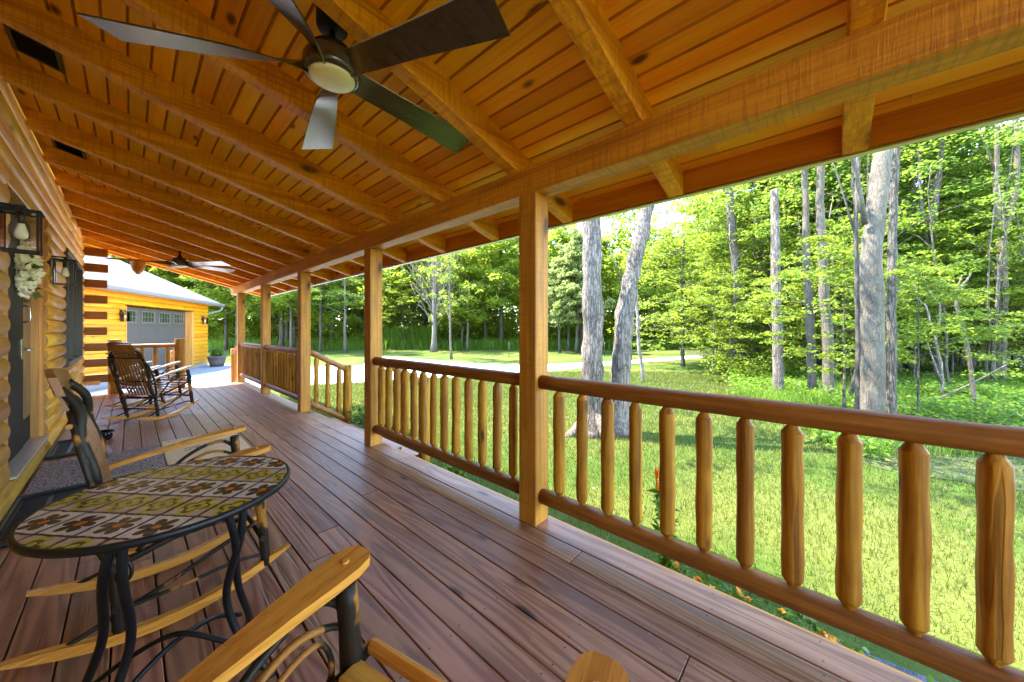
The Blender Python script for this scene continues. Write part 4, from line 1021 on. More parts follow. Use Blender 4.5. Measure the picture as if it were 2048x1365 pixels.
for j in range(4):
    a0 = GD[0]+0.16+j*(GD[1]-GD[0])/4; a1 = a0+(GD[1]-GD[0])/4-0.32; z0 = dh*0.785; z1 = dh-0.11
    mb = GMB()
    for q in ((a0,a1,z0,z0+0.04),(a0,a1,z1-0.04,z1),(a0,a0+0.04,z0+0.04,z1-0.04),(a1-0.04,a1,z0+0.04,z1-0.04)): mb.bbox(q[0],q[1],0.175,0.199,q[2],q[3],0.003)
    zm = (z0+z1)/2; mb.box(a0+0.04,a1-0.04,0.185,0.197,zm-0.009,zm+0.009)
    for f in (1/4, 2/4, 3/4): mb.box(a0+(a1-a0)*f-0.009, a0+(a1-a0)*f+0.009, 0.183, 0.195, z0+0.04, z1-0.04)
    wo_ = mb.gbuild('window', plain('window_trim_light', (0.13,0.12,0.108), 0.5) if j == 0 else wo_.data.materials[0], gd); wo_.rotation_euler = (0,0,0)
    mb = GMB(); mb.box(a0+0.03, a1-0.03, 0.196, 0.1985, z0+0.03, z1-0.03); pp = mb.gbuild('pane', M_gpane, wo_); pp.rotation_euler = (0,0,0)
# roof: eave in front, ridge behind
mb = GMB(); ez = 3.14; sl_ = 0.5; oh = 0.45; rl, rr_ = -11.0, 0.55; rid = 4.9
for (b0, z0, b1, z1) in ((-oh, ez, rid, ez+sl_*(rid+oh)), (2*rid+oh, ez, rid, ez+sl_*(rid+oh))):
    mb.hexa([(rl,b0,z0),(rr_,b0,z0),(rr_,b1,z1),(rl,b1,z1),(rl,b0,z0+0.10),(rr_,b0,z0+0.10),(rr_,b1,z1+0.10),(rl,b1,z1+0.10)])
me = mb.mesh('roof'); me.materials.append(M_shing); fixnormals(me)
# turn so that the shingle courses (object X) climb the slope
me.transform(Matrix.Rotation(R(-90), 4, 'Z')); ro = bpy.data.objects.new('roof', me); link(ro, gar); ro.rotation_euler = (0, 0, GROT + R(90))
mb = GMB(); mb.box(rl, rr_, -oh-0.115, -oh-0.01, ez-0.03, ez-0.015); mb.box(rl, rr_, -oh-0.12, -oh-0.105, ez-0.015, ez+0.09); mb.box(rl, rr_, -oh-0.02, -oh-0.008, ez-0.06, ez+0.05)
mb.box(rr_+0.003, rr_+0.012, -oh-0.12, -oh-0.008, ez-0.03, ez+0.09); mb.gbuild('gutter', M_gutter, gar)
mb = GMB(); mb.tube([(0.38,-oh-0.06,ez-0.02),(0.38,-oh-0.06,ez-0.16),(0.34,-oh+0.02,ez-0.27),(0.20,-0.02,ez-0.42),(0.13,0.06,ez-0.55),(0.12,0.08,0.2)], 0.042, 8); mb.gbuild('downspout', M_gutter, gar)
mb = GMB(); mb.box(rl, rr_, -oh+0.002, 0.1, ez-0.012, ez-0.002); mb.gbuild('soffit', M_gar, gar)
for t_, lb in ((1.33, 'small bronze lantern on the garage wall left of its door'), (7.27, 'small bronze lantern on the garage wall right of its door')):
    a = -7.92 + t_; p = gp(a, -0.16, 1.80)
    make_lantern(lb, p[0], p[1], p[2], 0.17, 0.34, GN, 'bronze lanterns on the garage', M_frame)
# ---- planter beside the garage
q = G(434, 733.5); pl_ = thing('planter', 'round grey planter with a clipped green shrub beside the garage', 'planter', gz(q))
MB().lathe([(0.26,0.0),(0.33,0.25),(0.37,0.46),(0.40,0.47),(0.40,0.52),(0.36,0.52),(0.34,0.44),(0.0,0.43)], gz(q), 28).build('pot', M_pot, pl_)
rng = np.random.RandomState(8); c3 = rng.normal(size=(240,3)); c3 /= np.linalg.norm(c3, axis=1)[:,None]; c3 = c3*np.array([0.27,0.27,0.25])*rng.uniform(0.6,1.0,(240,1)) + [0,0,0.70]
V, F = leaf_quads(clumps(c3, np.full(240,0.045), 0.8, 9, rng), 0.045, rng, 0.2); me = np_mesh('shrub', V, F); me.materials.append(M_leafd); link(bpy.data.objects.new('shrub', me), pl_)

# ================================================================== TREES
def wpt(px, py, d):               # point seen at a pixel and depth
    x, y = at(px, d); return Vector((x, y, CAM_Z + (660-py)/692.8*d))
def custom_tree(name, label, base, limbs, bk, crown=None, lf=None, cat='tree', group=None):
    """base (x,y); limbs = [(points, radii, sides)] in world space; crown = (V,F) in world space"""
    root = thing(name, label, cat, (base[0], base[1], GZ), group)
    mb = MB()
    for i, (P, rd, n) in enumerate(limbs): mb.tube(P, rd, n, wob=(0.20 if bk is M_barkp or bk is M_barkl else 0.07), seed=i*3+int(abs(base[0])*7))
    mb.build('trunk', bk, root)
    if crown is not None:
        V, F = crown; V = V - np.array([base[0], base[1], GZ]); me = np_mesh('crown', V, F); me.materials.append(lf); link(bpy.data.objects.new('crown', me), root)
    return root
def limb(pts, r0, r1, k=6, wig=0.02, seed=0, lump=0.0):
    P = smooth_path(pts, k); n = len(P); rr = random.Random(seed)
    P2 = [p + Vector((rr.uniform(-1,1), rr.uniform(-1,1), 0))*wig*(0.3 if i == 0 else 1) for i, p in enumerate(P)]
    rad = [(r0 + (r1-r0)*i/(n-1))*(1 + lump*rr.uniform(-1, 1)) for i in range(n)]
    return P2, rad
def crown_at(cs, per, leaf, flat, rad, seed, up=0.6):
    rng = np.random.RandomState(seed); C = clumps(np.array(cs), np.full(len(cs), rad), flat, per, rng); return leaf_quads(C, leaf, rng, up)
# twin maple in the lawn
B = Vector((*at(1193, 6.15), GZ)); rr = random.Random(11); limbs = []
P, rd = limb([B+Vector((0,0,-0.1)), wpt(1184,760,6.15), wpt(1186,660,6.15), wpt(1184,560,6.15), wpt(1183,440,6.2), wpt(1180,330,6.3), wpt(1176,140,6.5)], 0.208, 0.12, 5, 0.012, 1, 0.07); rd[0] = 0.36; rd[1] = 0.30; limbs.append((P, rd, 18))
B2 = Vector((*at(1240, 6.25), GZ)); P, rd = limb([B2+Vector((-0.08,0,-0.1)), wpt(1240,760,6.25), wpt(1247,660,6.25), wpt(1256,580,6.3), wpt(1276,500,6.35), wpt(1297,410,6.45), wpt(1320,320,6.6), wpt(1340,150,6.9)], 0.195, 0.085, 5, 0.012, 2, 0.08); rd[0] = 0.30; rd[1] = 0.26; limbs.append((P, rd, 18))
for (dx, dy) in ((-0.55,0.35),(-0.35,-0.45),(0.45,-0.3),(0.35,0.4)):                  # root flares
    limbs.append(([B+Vector((dx*0.2,dy*0.2,0.35)), B+Vector((dx*0.6,dy*0.6,0.08)), B+Vector((dx,dy,-0.06))], [0.13,0.10,0.05], 8))
cs = []
for k in range(70):
    a = rr.uniform(0, 6.28); q = rr.uniform(0.5, 3.2); c = wpt(1176,100,6.6) if k % 2 else wpt(1345,120,7.0); cs.append((c.x+q*math.cos(a), c.y+q*math.sin(a), rr.uniform(5.8, 9.5)))
for (px, py) in ((1270,440),(1255,470),(1262,420),(1240,455),(1290,480),(1250,500)):
    v = wpt(px+rr.uniform(-14,14), py, 6.9); cs.append((v.x, v.y, v.z))
limbs.append(([wpt(1283,500,6.4), wpt(1262,470,6.6), wpt(1258,415,6.9), wpt(1250,380,7.0)], [0.02,0.014,0.010,0.006], 5))
limbs.append(([wpt(1243,560,6.3), wpt(1228,520,6.5), wpt(1215,490,6.6), wpt(1212,470,6.7)], [0.016,0.011,0.008,0.004], 5))
custom_tree('maple_tree', 'pale twin trunked maple standing in the lawn just beyond the railing', (B.x, B.y), limbs, M_barkp, crown_at(cs, 34, 0.11, 0.4, 0.42, 31), M_leafm)
# the big grey trunk
B = Vector((*at(1745, 5.5), GZ)); rr = random.Random(12)
P, rd = limb([B+Vector((0,0,-0.1)), wpt(1745,760,5.5), wpt(1745,620,5.5), wpt(1743,520,5.5), wpt(1752,420,5.55), wpt(1762,340,5.6), wpt(1772,240,5.7), wpt(1780,60,5.9)], 0.150, 0.10, 5, 0.006, 3, 0.03); rd[0] = 0.20
limbs = [(P, rd, 18), ([wpt(1730,450,5.5), wpt(1722,400,5.45), wpt(1712,340,5.4), wpt(1700,300,5.4), wpt(1690,250,5.4)], [0.04,0.032,0.026,0.02,0.015], 8)]
cs = [(B.x+rr.gauss(0,1.6), B.y+rr.gauss(0,1.6), rr.uniform(5.0,8.5)) for _ in range(60)]
custom_tree('beech_tree', 'thickest grey trunk in the right wood with mossy patches, nearest of the woodland trees', (B.x, B.y), limbs, M_barkg, crown_at(cs, 40, 0.11, 0.4, 0.5, 32), M_leafy)
B = at(1783, 6.3); b3 = Vector((*B, GZ)); P, rd = limb([b3+Vector((0,0,-0.1)), wpt(1783,700,6.3), wpt(1784,560,6.3), wpt(1786,420,6.35), wpt(1795,250,6.4), wpt(1800,60,6.5)], 0.072, 0.05, 5, 0.008, 4, 0.04)
custom_tree('beech_tree', 'slender dark grey trunk pressed close behind the right side of the thickest trunk', B, [(P, rd, 12)], M_barkd)
B = at(1716, 5.75); b3 = Vector((*B, GZ)); P, rd = limb([b3+Vector((0,0,-0.1)), wpt(1716,700,5.75), wpt(1714,560,5.75), wpt(1712,460,5.75), wpt(1716,330,5.8), wpt(1708,160,5.9)], 0.040, 0.024, 5, 0.008, 5, 0.05)
custom_tree('beech_sapling', 'thin pale stem rising along the left side of the thickest trunk', B, [(P, rd, 10), ([wpt(1713,480,5.75), wpt(1690,400,5.8), wpt(1668,330,5.9), wpt(1640,300,6.0)], [0.018,0.013,0.009,0.005], 6)], M_barkg)
# broken snag
B = at(1557, 9.8); b3 = Vector((*B, GZ)); P, rd = limb([b3+Vector((0,0,-0.1)), wpt(1556,700,9.8), wpt(1552,560,9.8), wpt(1550,450,9.8), wpt(1549,380,9.8)], 0.14, 0.092, 5, 0.006, 6, 0.03); rd[0] = 0.17
custom_tree('tree_snag', 'straight grey snag with its top broken off, standing at the wood edge', B, [(P, rd, 14)], M_barkp)
for i, (px, by, d, r, tops, lb, mk) in enumerate((
    (1626, 797, 9.6, 0.105, [(1621,660),(1614,540),(1612,440),(1606,250)], 'thinner mottled trunk, left one of two close behind the broken snag', M_barkg),
    (1657, 797, 9.3, 0.13, [(1655,680),(1648,600),(1645,500),(1640,430),(1646,250)], 'thicker mottled trunk, right one of two close behind the broken snag', M_barkg),
    (1487, 745, 15.0, 0.21, [(1482,640),(1470,520),(1462,430),(1455,300)], 'stout shaded trunk between the driveway end and the broken snag', M_barkd))):
    B = at(px, d); b3 = Vector((*B, GZ)); P, rd = limb([b3+Vector((0,0,-0.1))] + [wpt(a, b, d+0.02*j) for j, (a, b) in enumerate(tops)], r, r*0.65, 5, 0.015, 20+i, 0.06); rd[0] *= 1.3
    lm = [(P, rd, 12)]
    rr = random.Random(i); cs = [(B[0]+1.2+rr.gauss(0,1.6), B[1]+1.2+rr.gauss(0,1.6), rr.uniform(5.6,10)) for _ in range(45)]
    custom_tree('maple_tree', lb, B, lm, mk, crown_at(cs, 40, 0.13, 0.35, 0.6, 40+i), M_leafm)
# forked trunk at the right edge
d = 11.6; B = at(1998, d); b3 = Vector((*B, GZ)); P, rd = limb([b3+Vector((0,0,-0.1)), wpt(1998,690,d), wpt(2003,600,d), wpt(2003,520,d), wpt(2004,470,d)], 0.165, 0.12, 5, 0.012, 7, 0.06); rd[0] = 0.22
limbs = [(P, rd, 14), ([wpt(2004,480,d), wpt(1995,440,d), wpt(1992,370,d), wpt(1994,300,d), wpt(1992,180,d)], [0.09,0.075,0.065,0.055,0.04], 10), ([wpt(2004,480,d), wpt(2018,430,d), wpt(2032,380,d), wpt(2034,310,d), wpt(2030,170,d)], [0.10,0.085,0.075,0.065,0.045], 10),
         ([wpt(1993,350,d), wpt(1978,310,d), wpt(1965,275,d), wpt(1950,240,d)], [0.035,0.028,0.02,0.012], 7), ([wpt(2000,450,d), wpt(2015,370,d-.1), wpt(2026,290,d-.1)], [0.03,0.022,0.015], 7)]
rr = random.Random(15); cs = [(B[0]+rr.gauss(0,1.8), B[1]+rr.gauss(0,1.8), rr.uniform(5.0,10)) for _ in range(50)]
custom_tree('beech_tree', 'tall grey trunk that forks into two limbs at the right edge', B, limbs, M_barkg, crown_at(cs, 40, 0.14, 0.35, 0.6, 51), M_leafd)
# dark forked trunk and the bleached twisted dead sapling before it
d = 12.8; B = at(1872, d); b3 = Vector((*B, GZ))
limbs = [(*limb([b3+Vector((0,0,-0.1)), wpt(1872,680,d), wpt(1868,600,d), wpt(1862,520,d), wpt(1868,430,d), wpt(1880,330,d), wpt(1890,200,d)], 0.15, 0.07, 5, 0.02, 8, 0.06), 12), ([wpt(1862,530,d), wpt(1850,470,d), wpt(1842,400,d), wpt(1836,300,d)], [0.07,0.055,0.045,0.03], 9)]
rr = random.Random(16); cs = [(B[0]+rr.gauss(0,1.8), B[1]+rr.gauss(0,1.8), rr.uniform(4.5,9)) for _ in range(50)]
custom_tree('maple_tree', 'dark forked trunk standing behind the bleached twisted dead sapling', B, limbs, M_barkd, crown_at(cs, 40, 0.14, 0.35, 0.6, 52), M_leafd)
d = 8.6; B = at(1886, d); b3 = Vector((*B, GZ))
limbs = [(*limb([b3+Vector((0,0,-0.1)), wpt(1884,760,d), wpt(1876,700,d), wpt(1862,650,d), wpt(1852,615,d), wpt(1838,600,d), wpt(1828,570,d)], 0.035, 0.012, 5, 0.008, 9, 0.08), 8), ([wpt(1868,670,d), wpt(1880,640,d), wpt(1880,610,d), wpt(1862,590,d), wpt(1850,560,d)], [0.024,0.02,0.017,0.013,0.008], 7),
         ([wpt(1884,770,d), wpt(1866,720,d), wpt(1856,690,d), wpt(1848,660,d)], [0.024,0.02,0.014,0.008], 7)]
custom_tree('dead_sapling', 'bleached twisted dead sapling with curling bare branches in the right wood', B, limbs, M_barkl)
d = 7.6; B = at(1950, d); b3 = Vector((*B, GZ))
limbs = [(*limb([b3+Vector((0,0,-0.1)), wpt(1944,760,d), wpt(1934,690,d), wpt(1920,640,d), wpt(1912,605,d), wpt(1918,580,d), wpt(1934,560,d), wpt(1942,545,d)], 0.040, 0.016, 5, 0.006, 10, 0.06), 9), ([wpt(1913,605,d), wpt(1910,585,d), wpt(1920,562,d), wpt(1924,550,d)], [0.022,0.018,0.013,0.007], 7)]
custom_tree('dead_sapling', 'leaning bare sapling with a short hooked fork, right of the twisted dead one', B, limbs, M_barkg)
# thin curved stem and broad low maple on the lawn beyond the twin trunks
d = 12.2; B = at(1286, d); b3 = Vector((*B, GZ))
custom_tree('lawn_sapling', 'thin crooked bare stem just right of the leaning twin trunk', B, [(*limb([b3+Vector((0,0,-0.1)), wpt(1283,730,d), wpt(1278,690,d), wpt(1276,650,d), wpt(1274,610,d), wpt(1272,560,d)], 0.075, 0.045, 5, 0.02, 13, 0.15), 8)], M_barkl)
d = 17.5; B = at(1366, d); b3 = Vector((*B, GZ)); rr = random.Random(18); limbs = [(*limb([b3+Vector((0,0,-0.1)), wpt(1365,700,d), wpt(1366,640,d), wpt(1364,560,d), wpt(1368,470,d)], 0.12, 0.05, 5, 0.02, 14), 10)]; cs = []
for k in range(46):
    zz = rr.uniform(0.65, 6.2); a = rr.uniform(0, 6.28); L = (3.6-0.30*abs(zz-2.2))*rr.uniform(0.35, 1.0); p = wpt(1365, 660, d); e = Vector((p.x+L*math.cos(a), p.y+L*math.sin(a), zz + rr.uniform(-0.2, 0.3)))
    limbs.append(([Vector((p.x, p.y, max(0.5, zz-0.5))), (p+e)/2 + Vector((0,0,(zz-CAM_Z)*0.4)), e], [0.03,0.018,0.006], 5))
    for j in range(4): f = 1-0.2*j; cs.append((p.x+(e.x-p.x)*f+rr.gauss(0,.25), p.y+(e.y-p.y)*f+rr.gauss(0,.25), e.z-0.08*j+rr.gauss(0,0.1)))
custom_tree('maple_tree', 'broad low maple with bright layered leaves in the lawn beside the driveway end', B, limbs, M_barkd, crown_at(cs, 40, 0.16, 0.22, 0.62, 61, 0.9), M_leafy)

# --- shared meshes for the rest
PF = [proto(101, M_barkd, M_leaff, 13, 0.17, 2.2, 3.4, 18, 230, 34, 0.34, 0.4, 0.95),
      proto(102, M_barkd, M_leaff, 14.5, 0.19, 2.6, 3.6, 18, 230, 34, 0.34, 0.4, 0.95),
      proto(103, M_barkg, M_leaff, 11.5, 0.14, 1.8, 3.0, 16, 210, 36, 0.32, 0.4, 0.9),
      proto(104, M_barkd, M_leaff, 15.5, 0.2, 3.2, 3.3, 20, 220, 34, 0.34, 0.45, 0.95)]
PW = [proto(111, M_barkd, M_leafm, 11, 0.11, 2.0, 2.5, 16, 220, 66, 0.135, 0.25, 0.62, rise=0.3),
      proto(112, M_barkg, M_leafd, 12.5, 0.13, 2.6, 2.6, 16, 220, 66, 0.135, 0.25, 0.62, rise=0.3),
      proto(113, M_barkd, M_leafy, 9.0, 0.08, 1.2, 2.2, 16, 220, 66, 0.13, 0.22, 0.55, rise=0.25)]
PU = [proto(121, M_barkd, M_leafy, 4.6, 0.035, 0.9, 1.5, 16, 130, 40, 0.10, 0.2, 0.36, rise=0.25, n=7),
      proto(122, M_barkd, M_leafm, 5.6, 0.04, 1.2, 1.7, 16, 150, 40, 0.11, 0.2, 0.40, rise=0.25, n=7),
      proto(123, M_barkg, M_leafy, 3.2, 0.025, 0.5, 1.2, 14, 110, 40, 0.095, 0.22, 0.32, rise=0.3, n=7)]
PP = [proto(131, M_barkd, M_needle, 9.2, 0.13, 2.6, 1.9, 34, 300, 60, 0.20, 0.5, 0.42, shape='cone', rise=0.25, up=0.0),
      proto(132, M_barkd, M_needle, 8.2, 0.12, 2.4, 1.7, 30, 260, 60, 0.20, 0.5, 0.42, shape='cone', rise=0.25, up=0.0)]
PD = [proto(141, M_barkl, M_leafm, 9.5, 0.16, 1.8, 2.2, 34, 30, 16, 0.24, 0.5, 0.45, rise=1.6, wig=0.3)]
PS = [proto(151, M_barkg, M_leafy, 7.2, 0.075, 1.9, 1.3, 16, 60, 26, 0.16, 0.4, 0.45, rise=0.9, wig=0.25)]
# lawn trees across the drive
place('bare_tree', PD[0], gz(at(864, 28.5)), 0.4, 1.0, 'mostly bare grey tree with many upright twigs on the far lawn')
place('bare_tree', PD[0], gz(at(871, 28.9)), 2.4, (0.85,0.85,0.95), 'thinner bare stem leaning against the mostly bare grey tree')
place('lawn_sapling', PS[0], gz(at(903, 21.6)), 1.0, (1.0,1.0,1.12), 'slim straight sapling nearest the driveway on the far lawn')
place('maple_tree', PF[2], gz(at(935, 31.5)), 0.6, 0.82, 'slim leafy maple with pale stem, right of the slim sapling on the far lawn')
place('maple_tree', PF[2], gz(at(925, 33)), 2.6, 0.75, 'slim leafy maple leaning slightly, second stem right of the sapling')
place('lawn_tree', PW[2], gz(at(806, 33)), 1.9, 0.72, 'small round leafy tree in front of tall reeds on the far lawn')
place('lawn_tree', PW[0], gz(at(640, 29)), 0.3, 0.95, 'straight slim tree seen just right of the third post beyond the driveway')
place('lawn_tree', PW[1], gz(at(691, 27.5)), 2.2, 0.9, 'dark stemmed tree left of the fourth post beyond the driveway')
for i, (px, d, k, lb) in enumerate(((1119, 28, 1, 'leftmost and smallest of the lawn pines, by the nearest post'), (1137, 30, 0, 'second lawn pine from the nearest post'), (1153, 27.5, 0, 'lawn pine partly hidden by the left twin trunk'), (1166, 31, 1, 'lawn pine right behind the left twin trunk'))):
    place('pine_tree', PP[k], gz(at(px, d)), i*1.3, 0.92+0.05*i, lb, group='pines on the far lawn')
# far wood edge
rr = random.Random(77); FG = 'trees of the far wood across the driveway'; FL = 'leafy deciduous tree in the far wood edge across the driveway'
n_ = 0
for row, (d0, d1, cnt) in enumerate(((35, 40, 26), (42, 48, 26), (50, 60, 26))):
    for i in range(cnt):
        px = 250 + (1530-250)*(i+rr.uniform(0.1,0.9))/cnt; d = rr.uniform(d0, d1)
        x, y = at(px, d)
        sc = rr.uniform(0.86, 1.12)
        if 1090 < px < 1440: sc *= 0.92
        if (Vector((x, y, 0)) - GC).length < 8: continue
        place('deciduous_tree', PF[rr.randrange(4)], (x, y, GZ), rr.uniform(0, 6.28), (sc, sc, sc*rr.uniform(0.9, 1.1)), FL, group=FG)
# trees to the left of the drive, behind the garage and planter
LG = 'trees behind the garage'; LL = 'leafy tree of the wood behind the yellow garage'
for i in range(16):
    px = rr.uniform(150, 620); d = rr.uniform(27, 36) if px > 400 else rr.uniform(30, 42)
    x, y = at(px, d); v = Vector((x, y, 0)) - GC
    if -13 < v.dot(GF) < 3.5 and -12 < v.dot(GN) < 4: continue
    place('deciduous_tree', PF[rr.randrange(4)], (x, y, GZ), rr.uniform(0, 6.28), rr.uniform(0.75, 1.0), LL, group=LG)
# right wood
RG = 'trees deep in the right wood'; RL = 'slender leafy tree deep in the wood right of the lawn'
for i in range(64):
    px = 1440 + 800*(i+rr.random())/64; d = rr.uniform(14, 30)
    if px < 1500: d = max(d, 20)
    x, y = at(px, d)
    place('woodland_tree', PW[rr.randrange(3)], (x, y, GZ), rr.uniform(0, 6.28), rr.uniform(0.8, 1.2), RL, group=RG)
UG = 'leafy understory saplings of the right wood'; UL = 'bright leafy understory sapling at the edge of the right wood'
for i in range(34):
    px = 1425 + 720*(i+rr.random())/34; d = rr.uniform(11.0, 16)
    if px < 1560: d = rr.uniform(13, 17)
    x, y = at(px, d)
    place('understory_sapling', PU[rr.randrange(3)], (x, y, GZ), rr.uniform(0, 6.28), rr.uniform(0.75, 1.15), UL, group=UG)
# leafy boughs reaching in front of the trunks
for i, (px, d, s, lb) in enumerate(((1690, 7.4, 0.85, 'sapling spreading bright leaves before the two mottled trunks'), (1835, 6.9, 0.55, 'small leafy sapling right of the thickest trunk'))):
    place('understory_sapling', PU[i % 3], gz(at(px, d)), i*2.0, s, lb, group=UG)
SG = 'thin bare stems of the right wood'; SLB = 'thin dark bare stem rising among the leaves of the right wood'
STM = []
for k in range(4):
    r5 = random.Random(300+k); m5 = MB(); x_ = y_ = 0.0; P = []
    for j in range(9): P.append((x_, y_, -0.1+j*0.85)); x_ += r5.uniform(-0.12, 0.12); y_ += r5.uniform(-0.12, 0.12)
    m5.tube(P, [0.05-0.0045*j for j in range(9)], 8, wob=0.12, seed=k)
    for j in range(5):
        p = Vector(P[3+j]); a = r5.uniform(0, 6.28); L = r5.uniform(0.5, 1.3); m5.tube([p, p+Vector((math.cos(a)*L*0.5, math.sin(a)*L*0.5, L*0.45)), p+Vector((math.cos(a)*L, math.sin(a)*L, L*0.7))], [0.014, 0.009, 0.004], 5)
    STM.append(m5.mesh('stem')); STM[-1].materials.append(M_barkd if k % 2 else M_barkg)
for i in range(34):
    px = 1450 + 720*(i+rr.random())/34; d = rr.uniform(8.5, 17) if px > 1560 else rr.uniform(12, 18)
    x, y = at(px, d); o = link(bpy.data.objects.new('thin_tree', STM[i % 4])); o.location = (x, y, GZ); o.rotation_euler = (0, 0, rr.uniform(0, 6.28)); s_ = rr.uniform(0.6, 1.2); o.scale = (s_, s_, rr.uniform(0.8, 1.1)); tag(o, SLB, 'tree stem', SG)
# fallen branch
a, b = wpt(1870, 800, 8.0), wpt(2040, 716, 7.4)
fb = MB().tube(smooth_path([a, a.lerp(b, 0.4)+Vector((0,0,-0.04)), b], 6), [0.02]*6+[0.016]*6+[0.01], 7, wob=0.2)
tag(fb.build('fallen_branch', M_barkd, loc=a), 'thin grey fallen branch propped across the undergrowth on the right', 'branch')
# wire stakes on the far lawn
for (px, d, lb) in ((1018, 22.5, 'thin dark stake in the far lawn left of the nearest post'), (1209, 24, 'thin dark stake in the far lawn between the twin trunks')):
    q = gz(at(px, d)); mb = MB(); mb.tube([(q[0],q[1],GZ-0.05),(q[0],q[1],GZ+1.0)], 0.016, 6); mb.lathe([(0.02,1.0),(0.022,1.04),(0.0,1.05)], q, 8); tag(mb.build('garden_stake', M_frame, loc=q), lb, 'stake')

# ================================================================== GROUND COVER
def inpoly(X, Y, poly):
    c = np.zeros(len(X), bool); n = len(poly); j = n-1
    for i in range(n):
        xi, yi = poly[i]; xj, yj = poly[j]
        m = ((yi > Y) != (yj > Y)) & (X < (xj-xi)*(Y-yi)/((yj-yi) if yj != yi else 1e-9)+xi); c ^= m; j = i
    return c
def stuff(name, V, F, mat, label=None):
    me = np_mesh(name, V, F); me.materials.append(mat); o = link(bpy.data.objects.new(name, me)); return tag(o, label, kind='stuff')
rng = np.random.RandomState(21)
def scatter(n, f0, f1, d0, d1, pw=1.0):
    px = rng.uniform(f0, f1, n); d = d0 + (d1-d0)*rng.uniform(0, 1, n)**pw
    u = (px-1024)/692.8*d; return u*CA + d*SA, -u*SA + d*CA, d
def blades(X, Y, h, w, bend=0.5, z=GZ):
    n = len(X); a = rng.uniform(0, 2*np.pi, n); h = h*rng.uniform(0.5, 1.3, n); dx, dy = np.cos(a), np.sin(a); ln = rng.uniform(0.1, bend, n)*h; b = rng.uniform(0, 2*np.pi, n); w = w*np.ones(n)
    P0 = np.stack([X-dx*w/2, Y-dy*w/2, np.full(n, z)], 1); P1 = np.stack([X+dx*w/2, Y+dy*w/2, np.full(n, z)], 1)
    M0 = np.stack([X+np.cos(b)*ln*0.35-dx*w*0.4, Y+np.sin(b)*ln*0.35-dy*w*0.4, z+h*0.6], 1); M1 = np.stack([X+np.cos(b)*ln*0.35+dx*w*0.4, Y+np.sin(b)*ln*0.35+dy*w*0.4, z+h*0.6], 1)
    T = np.stack([X+np.cos(b)*ln, Y+np.sin(b)*ln, z+h], 1)
    V = np.stack([P0, P1, M1, M0, T], 1).reshape(-1,3); i = np.arange(n)[:,None]*5
    return V, np.concatenate([i+np.array([0,1,2]), i+np.array([0,2,3]), i+np.array([3,2,4])])
X, Y, d = scatter(230000, 560, 2150, 1.9, 15, 0.75)
keep = (X > np.where(Y > 0.25, 2.12, 2.75)+rng.uniform(-0.1,0.25,len(X))) & ~inpoly(X, Y, DRIVE) & (~inpoly(X, Y, WF) | (rng.uniform(size=len(X)) < 0.75)); X, Y, d = X[keep], Y[keep], d[keep]
V, F = blades(X, Y, 0.038+0.0035*d, 0.0030+0.0009*d, 0.9); stuff('grass', V, F, M_grass)
# taller grass along the wood edge and the far edge of the lawn
X, Y, d = scatter(26000, 1420, 2150, 5.0, 13, 1.0)
g = np.array([mnoise.noise((x*0.5, y*0.5, 3.3)) for x, y in zip(X, Y)])
keep = inpoly(X, Y, WF) & (g > -0.1) & ((X - 3.0) > 1.0); V, F = blades(X[keep], Y[keep], 0.30, 0.010, 0.9); stuff('tall_grass', V, F, M_reed)
X, Y, d = scatter(9000, 740, 870, 33, 38); V, F = blades(X, Y, 1.9, 0.05, 0.35); stuff('reeds', V, F, M_reed)
X, Y, d = scatter(16000, 415, 1420, 32, 41); V, F = blades(X, Y, 0.9, 0.05, 0.7)
v2 = Vector((1,0,0)); stuff('far_tall_grass', V, F, M_reed)
# leafy undergrowth on the wood floor
X, Y, d = scatter(3600, 1430, 2300, 4.6, 20, 0.8)
g = np.array([mnoise.noise((x*0.45, y*0.45, 7.7)) for x, y in zip(X, Y)])
keep = inpoly(X, Y, WF) & (g > -0.28) & (((d > 6.4) | (X*0+1 < 0)) | (rng.uniform(size=len(X)) < 0.6)); X, Y, g, d = X[keep], Y[keep], g[keep], d[keep]
C = clumps(np.stack([X, Y, GZ+0.12+np.maximum(g, 0)*0.8*rng.uniform(0.2, 1.1, len(X))+rng.uniform(0, 0.15, len(X))], 1), np.full(len(X), 0.34), 0.42, 34, rng)
C[:,2] = np.maximum(C[:,2], GZ+0.03); V, F = leaf_quads(C, 0.085, rng, 0.7); stuff('undergrowth', V, F, M_under)
# shrubs along the far wood edge so that the trunks stand in leaves
X, Y, d = scatter(1500, 300, 1500, 36.5, 50)
C = clumps(np.stack([X, Y, GZ+rng.uniform(0.2, 3.4, len(X))], 1), np.full(len(X), 1.1), 0.7, 50, rng); C[:,2] = np.maximum(C[:,2], GZ+0.1)
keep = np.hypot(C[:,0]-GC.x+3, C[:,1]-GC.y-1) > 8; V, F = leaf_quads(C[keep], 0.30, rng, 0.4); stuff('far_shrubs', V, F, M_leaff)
X, Y, d = scatter(150, 1425, 1600, 11.5, 18)
C = clumps(np.stack([X, Y, GZ+rng.uniform(0.1, 0.9, len(X))], 1), np.full(len(X), 0.45), 0.6, 60, rng); C[:,2] = np.maximum(C[:,2], GZ+0.04); V, F = leaf_quads(C, 0.10, rng, 0.5); stuff('edge_shrubs', V, F, M_leafy)
